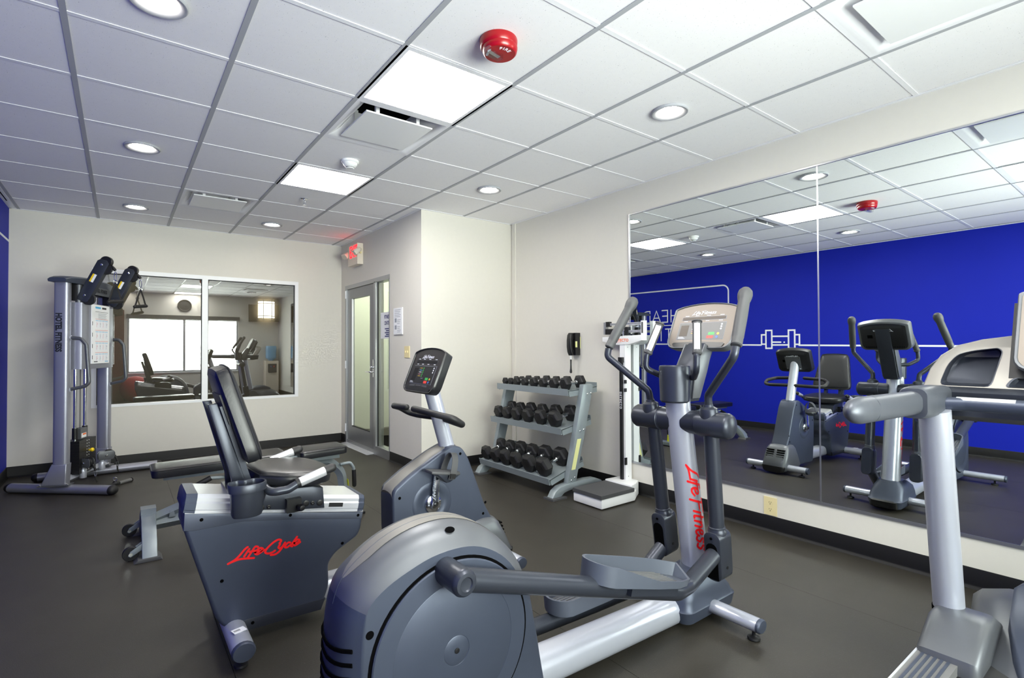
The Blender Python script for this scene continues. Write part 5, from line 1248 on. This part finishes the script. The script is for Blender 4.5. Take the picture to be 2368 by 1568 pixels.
for r_ in range(4):
    z = 1.430-.102*r_
    bp(-.200, z+.020, -.192, z+.055, 'ink', 'tab')
    bp(-.145, z+.078, .095, z+.082, 'pink_print', 'rule')
    for c_ in range(4):
        y = -.142+.060*c_
        bp(y, z, y+.052, z+.070, 'white_print', 'picture'); bp(y, z+.064, y+.052, z+.068, 'sky_print', 'picture_caption', .1406)
        strokes('figure', [[(y+.020+.004*(c_ % 2), z+.008), (y+.026, z+.030), (y+.022+.006*(r_ % 2), z+.050)], [(y+.026, z+.030), (y+.040-.008*(c_ % 3), z+.040-.012*(r_ % 2))]], .004, .0004, basis((.1408, 0, 0), (0, 1, 0), (0, 0, 1)), 'ink_grey' if c_ % 2 else 'pink_print', bd)
bp(-.165, 1.118, -.10, 1.126, 'ink', 'footer'); bp(.04, 1.118, .10, 1.126, 'sky_print', 'footer')
# weight stack on guide rods
for y in (-.165, .005):
    cyl('guide_rod', (0, y, .10), (0, y, 1.10), 0.0125, 'chrome', K, 18)
    cyl('rod_bushing', (0, y, .43), (0, y, .53), 0.021, 'black_plastic', K, 16)
cyl('cable', (.0, -.08, .50), (.0, -.08, 1.10), 0.003, 'rubber_black', K, 8)
for k in range(11):
    box('weight_plate', (-.062, -.228, .130+.0265*k), (.062, .068, .130+.0265*k+.0255), 'black_plastic', K, bev=0.002, seg=1)
    for y in (-.095, -.060): box('weight_number', (.0618, y-.004, .138+.0265*k), (.0626, y+.004, .148+.0265*k), 'paper', K)
hpz = box('head_plate', (-.030, -.135, .425), (-.020+.050, -.130+.110, .520), 'charcoal_light', K, bev=0.006)
box('head_label', (.0298, -.120, .435), (.0306, -.035, .475), 'paper', hpz); box('head_label_stripe', (.0306, -.098, .458), (.0312, -.040, .472), 'orange_print', hpz)
lathe('selector_pin', [(0.006, -0.03), (0.006, 0.012), (0.016, 0.016), (0.018, 0.030), (0.012, 0.038), (0, 0.039)], (.062, -.060, .314), (1, 0, 0.08), 'yellow_label', K, 16)
# low frame and swivelling low pulleys
tube('cross_tube', [(.0, -.36, .105), (.02, .36, .105)], 0.030, 'silver', K, 4, oval=(1.0, 1.2), up=(0, 0, 1))
for s, px_, pz in ((-1, .06, .118), (1, .075, .118)):
    y = s*0.155
    cyl('swivel_barrel', (px_, y, pz-.035), (px_, y, pz+.045), 0.026, 'silver', K, 20, bev=0.003)
    cyl('swivel_neck', (px_, y, pz+.045), (px_, y, pz+.08), 0.018, 'silver', K, 18)
    rot = R(-25 if s < 0 else 35)
    Mp = Matrix.Translation((px_, y, pz+.10)) @ Matrix.Rotation(rot, 4, 'Z')
    for e in (-1, 1): prism('pulley_plate', rounded([(-.03, -.04), (.085, -.04), (.095, -.02), (.095, .02), (.085, .042), (-.02, .042), (-.035, .02)], .012), e*.022-.003, e*.022+.003, 'y', 'charcoal_light', K, bev=0.002, M=Mp)
    lathe('low_pulley', [(0.044, -.016), (0.047, -.012), (0.036, -.003), (0.036, .003), (0.047, .012), (0.044, .016)], Mp @ Vector((.055, 0, .005)), Mp.to_3x3() @ Vector((0, 1, 0)), 'rubber_black', K, 26)
    lathe('pulley_bolt', [(0.011, 0), (0.011, .004), (.006, .008), (0, .008)], Mp @ Vector((.03, -.025, .0)), Mp.to_3x3() @ Vector((0, -1, 0)), 'chrome', K, 12)
    e0 = Mp @ Vector((.10, 0, -.01)); 
    tube('cable_end', [e0, e0+Vector((.012, 0, -.025)), e0+Vector((.02, .005, -.06))], 0.009, 'rubber_black', K, 10)
    tube('snap_hook', [e0+Vector((.02+.008*math.sin(R(t_)), .005, -.085+.026*math.cos(R(t_)))) for t_ in range(0, 360, 24)], 0.003, 'chrome', K, 6, closed=True)
    tube('hanging_strap', [e0+Vector((.02, .005, -.108)), e0+Vector((.022, .008, -.14)), e0+Vector((.03, .012, -.165))], 0.010, 'rubber_black', K, 8, oval=(1.4, 0.5))
XF[0] = Matrix.Identity(4)
t = thing('pull_bar', 'short black straight bar attachment lying on the floor by the cable machine', 'bar', (-0.03, 5.86, 0))
tube('bar', [(-.15, 5.80, .016), (-.03, 5.855, .016), (.09, 5.97, .016)], 0.0125, 'rubber_black', t, 12, fil=0.02)
tube('grip', [(-.005, 5.878, .017), (.082, 5.962, .017)], 0.0155, 'grey_plastic', t, 14)
lathe('end_stop', [(0.018, 0), (0.018, .006), (0, .007)], (.085, 5.965, .018), (.72, .69, 0), 'rubber_black', t, 16)
lathe('swivel', [(0.0, 0), (0.022, 0.002), (0.026, 0.012), (0.018, .022), (.010, .035), (0, .036)], (-.035, 5.865, .012), (0, 0, 1), 'rubber_black', t, 16)
tube('swivel_ring', [(-.035+.014*math.cos(R(t_)), 5.865, .060+.014*math.sin(R(t_))) for t_ in range(0, 360, 30)], .003, 'chrome', t, 6, closed=True)
# ================================================================ adjustable bench
YBn = 3.98
Bn = thing('adjustable_bench', 'black padded adjustable bench with grey steel frame and transport wheels', 'bench', (0.75, YBn, 0))
def bpad(name, x0, x1, hw0, hw1, z, th, tilt=0.0):
    L_ = x1-x0
    ol = rounded([(0, -hw0), (L_, -hw1), (L_, hw1), (0, hw0)], 0.035, 4)
    M_ = basis((x0, YBn, z), (math.cos(tilt), 0, math.sin(tilt)), (0, 1, 0))
    cx = L_/2
    rings = []
    for i, zz in ((0.012, -th), (0.002, -th+.006), (0, -th*.5), (0.002, -.010), (0.010, -.002), (0.03, .001)):
        rings.append([(cx+(x-cx)*(1-i/cx), y*(1-i/hw0), zz) for x, y in ol])
    o = loft(name, rings, 'vinyl_black', Bn, M=M_)
    bm = bmesh.new(); add_tube(bm, [M_ @ Vector((cx+(x-cx)*(1-.001/cx), y*(1-.001/hw0), -.009)) for x, y in ol], .003, 6, False, None, True); put('piping', bm2me(bm), 'vinyl_black', o)
    return o
bpad('back_pad', .155, .955, .135, .142, .488, .058, 0.012)
bpad('seat_pad', 1.035, 1.385, .142, .125, .490, .058, 0.02)
for s in (-1, 1):
    box('pad_channel', (.22, YBn+s*.06-.016, .405), (.92, YBn+s*.06+.016, .430), 'frame_grey', Bn, bev=.002)
    box('seat_channel', (1.06, YBn+s*.05-.014, .402), (1.34, YBn+s*.05+.014, .432), 'frame_grey', Bn, bev=.002)
tube('back_strut', [(.15, YBn, .150), (.90, YBn, .400)], 0.034, 'frame_grey', Bn, 4, oval=(1.0, 0.95), up=(0, 0, 1))
tube('low_beam', [(.14, YBn, .125), (.85, YBn, .150), (1.10, YBn, .30)], 0.040, 'frame_grey', Bn, 4, fil=0.12, up=(0, 0, 1))
for x in (.27, .36, .45, .54): prism('ladder_stop', [(x-.018, .155), (x+.018, .157), (x+.010, .195), (x-.012, .20)], YBn-.03, YBn+.03, 'y', 'frame_grey', Bn, bev=.002)
# front arch
tube('front_arch', [(.98, YBn, .385), (1.28, YBn, .372), (1.375, YBn, .28), (1.405, YBn, .03)], 0.036, 'frame_grey', Bn, 4, fil=0.14, fn=10, up=(0, 0, 1))
ff_ = box('front_foot', (1.355, YBn-.24, 0.012), (1.455, YBn+.24, .050), 'frame_grey', Bn, bev=.006)
for s in (-1, 1): box('rubber_foot', (1.34, YBn+s*.21-.04, 0), (1.47, YBn+s*.21+.04, .016), 'rubber_black', ff_, bev=.004)
box('leg_label', (1.437, YBn-.022, .07), (1.439, YBn+.022, .22), 'yellow_bright', Bn) if False else prism('leg_label', [(1.4395, .06), (1.4415, .06), (1.424, .215), (1.422, .215)], YBn-.021, YBn+.021, 'y', 'yellow_bright', Bn)
tube('hook_handle', [(1.36, YBn-.02, .340), (1.44, YBn-.02, .345), (1.466, YBn-.02, .30), (1.470, YBn-.02, .25)], 0.012, 'frame_grey', Bn, 12, fil=.035)
tube('hook_grip', [(1.468, YBn-.02, .285), (1.472, YBn-.02, .165)], 0.0165, 'rubber_black', Bn, 14, round_end=1)
tube('adjust_lever', [(.58, YBn-.05, .37), (.53, YBn-.11, .385), (.47, YBn-.125, .392)], 0.011, 'frame_grey', Bn, 12, fil=.03)
tube('lever_grip', [(.475, YBn-.125, .394), (.370, YBn-.135, .348)], 0.0175, 'rubber_black', Bn, 14, round_end=1)
for s in (-1, 1): box('hinge_plate', (.985, YBn+s*.045-.004, .35), (1.045, YBn+s*.045+.004, .452), 'frame_grey', Bn, bev=.002)
# rear arched foot with wheels
arc_o = [(-.315, .018), (-.27, .095), (-.19, .16), (-.09, .195), (0, .205), (.09, .195), (.19, .16), (.27, .095), (.315, .018)]
arc_i = [(.235, .018), (.20, .06), (.14, .095), (.06, .12), (0, .125), (-.06, .12), (-.14, .095), (-.20, .06), (-.235, .018)]
prism('rear_arch', [(YBn+a, b) for a, b in arc_o+arc_i], .105, .180, 'x', 'frame_grey', Bn, bev=.004)
for s in (-1, 1):
    prism('rubber_foot', [(.065, 0), (.205, 0), (.190, .020), (.085, .020)], YBn+s*.275-.055, YBn+s*.275+.055, 'y', 'rubber_grey', Bn, bev=.003)
    wy = YBn+s*.245
    wc = Vector((.052, wy, .042))
    wh = lathe('wheel', [(.020, -.013), (.038, -.013), (.041, -.008), (.041, .008), (.038, .013), (.020, .013)], wc, (0, 1, 0), 'rubber_black', Bn, 28)
    lathe('wheel_bolt', [(.010, -.026), (.010, .026)], wc, (0, 1, 0), 'chrome', wh, 12)
    for e in (-1, 1): prism('wheel_bracket', [(.040, .034), (.052, .026), (.110, .062), (.110, .098), (.050, .058)], wy+e*.021-.003, wy+e*.021+.003, 'y', 'frame_grey', Bn, bev=.001)
box('rear_upright', (.105, YBn-.045, .12), (.185, YBn+.045, .235), 'frame_grey', Bn, bev=.004)

# ================================================================ dumbbell rack
Rk = thing('dumbbell_rack', 'grey three-shelf steel dumbbell rack beside the boxed-out wall corner', 'rack', (3.1, 3.7, 0))
for y0 in (3.135, 4.206):
    up = prism('upright', [(2.972, .080), (3.072, .090), (3.290, .905), (3.268, .918), (3.172, .915)], y0, y0+.050, 'y', 'frame_grey', Rk, bev=.003)
    for x, z in ((3.215, .835), (3.258, .84), (3.125, .525), (3.168, .535), (3.020, .125), (3.058, .145)):
        lathe('bolt', [(.009, 0), (.009, .004), (.005, .007), (0, .007)], (x, y0, z), (0, -1, 0), 'chrome', up, 10)
    ou = [(2.80, .012), (2.835, .062), (2.89, .092), (2.96, .102), (3.05, .105), (3.20, .112), (3.30, .105), (3.37, .078), (3.42, .02), (3.42, .008)]
    inn = [(3.38, .008), (3.335, .040), (3.27, .058), (3.15, .058), (3.0, .050), (2.93, .038), (2.89, .008)]
    ft = prism('arched_foot', ou+inn, y0-.012, y0+.058, 'y', 'frame_grey', Rk, bev=.004)
    box('foot_pad', (2.775, y0-.045, 0), (2.93, y0+.075, .014), 'rubber_grey', ft, bev=.003); box('foot_pad', (3.36, y0-.03, 0), (3.445, y0+.07, .012), 'rubber_grey', ft, bev=.003)
    if y0 < 3.5: prism('pale_label', [(3.022, .21), (3.066, .21), (3.138, .46), (3.092, .46)], y0-.0012, y0, 'y', 'pale_label', up)
SH = [(3.040, .868, 3.385, .893), (2.958, .548, 3.305, .612), (2.822, .148, 3.205, .262)]
for x0, z0, x1, z1 in SH:
    ln = math.hypot(x1-x0, z1-z0); ux, uz = (x1-x0)/ln, (z1-z0)/ln; nx, nz = -uz, ux
    def q(u, n): return (x0+ux*u+nx*n, z0+uz*u+nz*n)
    prism('shelf', [q(-.004, .012), q(-.006, -.040), q(0, -.040), q(.004, -.004), q(ln, -.004), q(ln, .030), q(ln+.004, .030), q(ln+.004, -.009), q(.008, -.009), q(.002, -.045), q(-.011, -.045), q(-.009, .012)], 3.186, 4.205, 'y', 'frame_grey', Rk)
    for y in (3.186, 4.201): prism('shelf_end', [q(0, .0), q(ln, .0), q(ln, -.055), q(.01, -.055)], y, y+.004, 'y', 'frame_grey', Rk)
# ---- dumbbells: one of each size, then copies
def mk_dumbbell(r, hl, gap):
    d = thing('dumbbell', 'x', 'dumbbell')
    for s in (-1, 1):
        x0, x1 = s*gap/2, s*(gap/2+hl)
        rings = []
        for x, k in ((x0, .62), (x0+s*.006, .86), (x0+s*hl*.22, 1.0), (x1-s*hl*.20, 1.0), (x1-s*.005, .84), (x1, .74)):
            rings.append([(x, r*k*math.cos(R(60*i)), r*k*math.sin(R(60*i))) for i in range(6)])
        h = loft('head', rings, 'rubber_black', d)
        for p in h.data.polygons: p.use_smooth = False
        lathe('size_plate', [(r*.40, 0), (r*.40, .001), (0, .001)], (x1, 0, 0), (s, 0, 0), 'black_plastic', h, 18)
    g = gap/2
    hd = lathe('handle', [(.0135, -g), (.0135, -g*.82), (.0165, -g*.80), (.0165, -g*.68), (.0140, -g*.62), (.0155, 0), (.0140, g*.62), (.0165, g*.68), (.0165, g*.80), (.0135, g*.82), (.0135, g)], (0, 0, 0), (1, 0, 0), 'chrome', d, 18)
    return d
rows = [('top', SH[0], [4.150, 4.060, 3.945, 3.820, 3.690, 3.555, 3.415, 3.268], [.037, .038, .046, .046, .051, .051, .054, .060]),
        ('middle', SH[1], [4.130, 3.995, 3.845, 3.680, 3.500, 3.315], [.062, .062, .067, .067, .071, .076]),
        ('bottom', SH[2], [4.135, 3.985, 3.830, 3.665, 3.490, 3.300], [.070, .071, .076, .076, .081, .085])]
cache = {}
ordn = ['first', 'second', 'third', 'fourth', 'fifth', 'sixth', 'seventh', 'eighth']
for nm, (x0, z0, x1, z1), ys, rs in rows:
    ln = math.hypot(x1-x0, z1-z0); tilt = math.atan2(z1-z0, x1-x0)
    for i, (y, r) in enumerate(zip(ys, rs)):
        hl, gap = r*1.05, .085+.40*r
        n = len(ys)-1-i
        lb = 'black hex dumbbell on the %s shelf, %s' % (nm, 'nearest the scale' if n == 0 else ('nearest the door' if i == 0 else ordn[n]+' from the scale'))
        first = r not in cache
        if first: cache[r] = mk_dumbbell(r, hl, gap)
        ap = r*math.cos(R(30))
        u = .008+(gap/2+hl)+(.010 if r > .04 else .03)
        cx, cz = x0+math.cos(tilt)*u-math.sin(tilt)*(ap+.0), z0+math.sin(tilt)*u+math.cos(tilt)*(ap-.003)
        spin = R(random.choice((0, 60, 120))+random.uniform(-2, 2)*0)
        M_ = Matrix.Translation((cx, y, cz)) @ Matrix.Rotation(R(random.uniform(-2.5, 2.5)), 4, 'Z') @ Matrix.Rotation(-tilt, 4, 'Y') @ Matrix.Rotation(spin, 4, 'X')
        if first: d = cache[r]; d.matrix_basis = M_; d['label'] = lb
        else: d = dup(cache[r], M_, lb)
        d['group'] = 'hex dumbbells on the rack'

# ================================================================ physician's scale
Sc = thing('physician_scale', 'white upright balance scale with black platform mat beside the mirror', 'scale', (3.1, 2.85, 0))
prism('platform', [(2.915, 2.70), (3.30, 2.70), (3.372, 2.745), (3.372, 3.00), (2.915, 3.00)], .008, .078, 'z', 'white_plastic', Sc, bev=.006)
box('platform_mat', (2.905, 2.692, .084), (3.285, 3.002, .112), 'rubber_grey', Sc, bev=.006)
box('mat_plate', (2.922, 2.705, .076), (3.27, 2.990, .086), 'white_plastic', Sc)
prism('column_base', [(3.285, 2.72), (3.372, 2.745), (3.468, 2.80), (3.468, 2.99), (3.285, 3.0)], .008, .125, 'z', 'white_plastic', Sc, bev=.006)
po = box('column', (3.392, 2.868, .115), (3.466, 2.925, 1.262), 'white_plastic', Sc, bev=.004)
for z in (1.235, .150): lathe('rivet', [(.004, 0), (0, .001)], (3.425, 2.868, z), (0, -1, 0), 'ink', po, 8)
rd = box('height_rod', (3.372, 2.888, .10), (3.392, 2.914, 1.115), 'black_plastic', Sc, bev=.002)
box('rod_clip', (3.365, 2.880, 1.105), (3.400, 2.922, 1.150), 'black_plastic', Sc, bev=.004)
for z in (.93, .86, .28, .25): box('rod_bracket', (3.380, 2.862, z), (3.404, 2.872, z+.030), 'black_plastic', Sc, bev=.001)
text('lettering', 'DETECTO', .026, basis((3.3718, 2.901, .86), (0, 0, -1), (0, -1, 0)), 'white_print', rd, off=.0006, spacing=1.35)
hd = prism('beam_box', [(3.115, 1.322), (2.690, 1.335), (2.688, 1.290), (2.830, 1.256), (2.950, 1.254), (3.115, 1.285)], 3.385, 3.452, 'x', 'white_plastic', Sc, bev=.003)
text('lettering', 'DETECTO', .034, basis((3.3845, 2.982, 1.292), (0, -1, 0), (0, 0, 1)), 'orange_print', hd, off=.0008, spacing=1.05)
box('small_print', (3.3842, 2.90, 1.2715), (3.385, 2.965, 1.2735), 'pink_print', hd)
for z, nm in ((1.432, 'minor_beam'), (1.367, 'major_beam')):
    b_ = box(nm, (3.412, 2.70, z-.010), (3.420, 3.10, z+.010), 'silver_bright', Sc, bev=.001)
    for k in range(24): box('notch', (3.4112, 2.72+.0155*k, z-.004), (3.4122, 2.727+.0155*k, z+.004), 'ink', b_)
box('end_frame', (3.404, 2.684, 1.322), (3.446, 2.712, 1.452), 'white_plastic', Sc, bev=.003)
box('end_frame_window', (3.4035, 2.690, 1.35), (3.4045, 2.706, 1.44), 'rubber_grey', Sc)
box('beam_plate', (3.398, 3.085, 1.345), (3.432, 3.112, 1.452), 'aluminium', Sc, bev=.002)
box('poise', (3.400, 3.050, 1.412), (3.434, 3.090, 1.456), 'black_plastic', Sc, bev=.004); box('poise', (3.398, 3.010, 1.345), (3.436, 3.092, 1.392), 'black_plastic', Sc, bev=.004)
box('poise', (3.398, 2.845, 1.335), (3.438, 2.880, 1.405), 'black_plastic', Sc, bev=.004); box('poise', (3.402, 2.925, 1.330), (3.434, 2.97, 1.350), 'black_plastic', Sc, bev=.003)
cyl('pivot_post', (3.418, 2.905, 1.30), (3.418, 2.905, 1.375), .010, 'aluminium', Sc, 12)

# ================================================================ wall telephone
Ph = thing('wall_telephone', 'black wall telephone with hanging cord above the dumbbell rack', 'telephone', (XR, 3.54, 1.16))
box('base', (3.430, 3.492, 1.160), (3.4895, 3.588, 1.372), 'black_plastic', Ph, bev=.012, seg=3)
hsr = [(3.432, 1.370), (3.405, 1.372), (3.388, 1.350), (3.380, 1.30), (3.380, 1.24), (3.388, 1.19), (3.405, 1.158), (3.432, 1.158), (3.432, 1.205), (3.418, 1.225), (3.416, 1.30), (3.432, 1.320)]
prism('handset', hsr, 3.512, 3.568, 'y', 'black_plastic', Ph, bev=.010, seg=3)
box('label', (3.426, 3.4905, 1.235), (3.45, 3.4925, 1.292), 'pale_label', Ph); box('label', (3.486, 3.486, 1.225), (3.4895, 3.4925, 1.335), 'pale_label', Ph)
box('plug', (3.408, 3.535, 1.118), (3.420, 3.548, 1.160), 'white_plastic', Ph, bev=.002)
lathe('cord_boot', [(.006, 0), (.0085, .005), (.007, .05), (.0085, .09), (.0125, .115), (.011, .128), (0, .134)], (3.414, 3.541, 1.122), (0, 0, -1), 'rubber_black', Ph, 14)
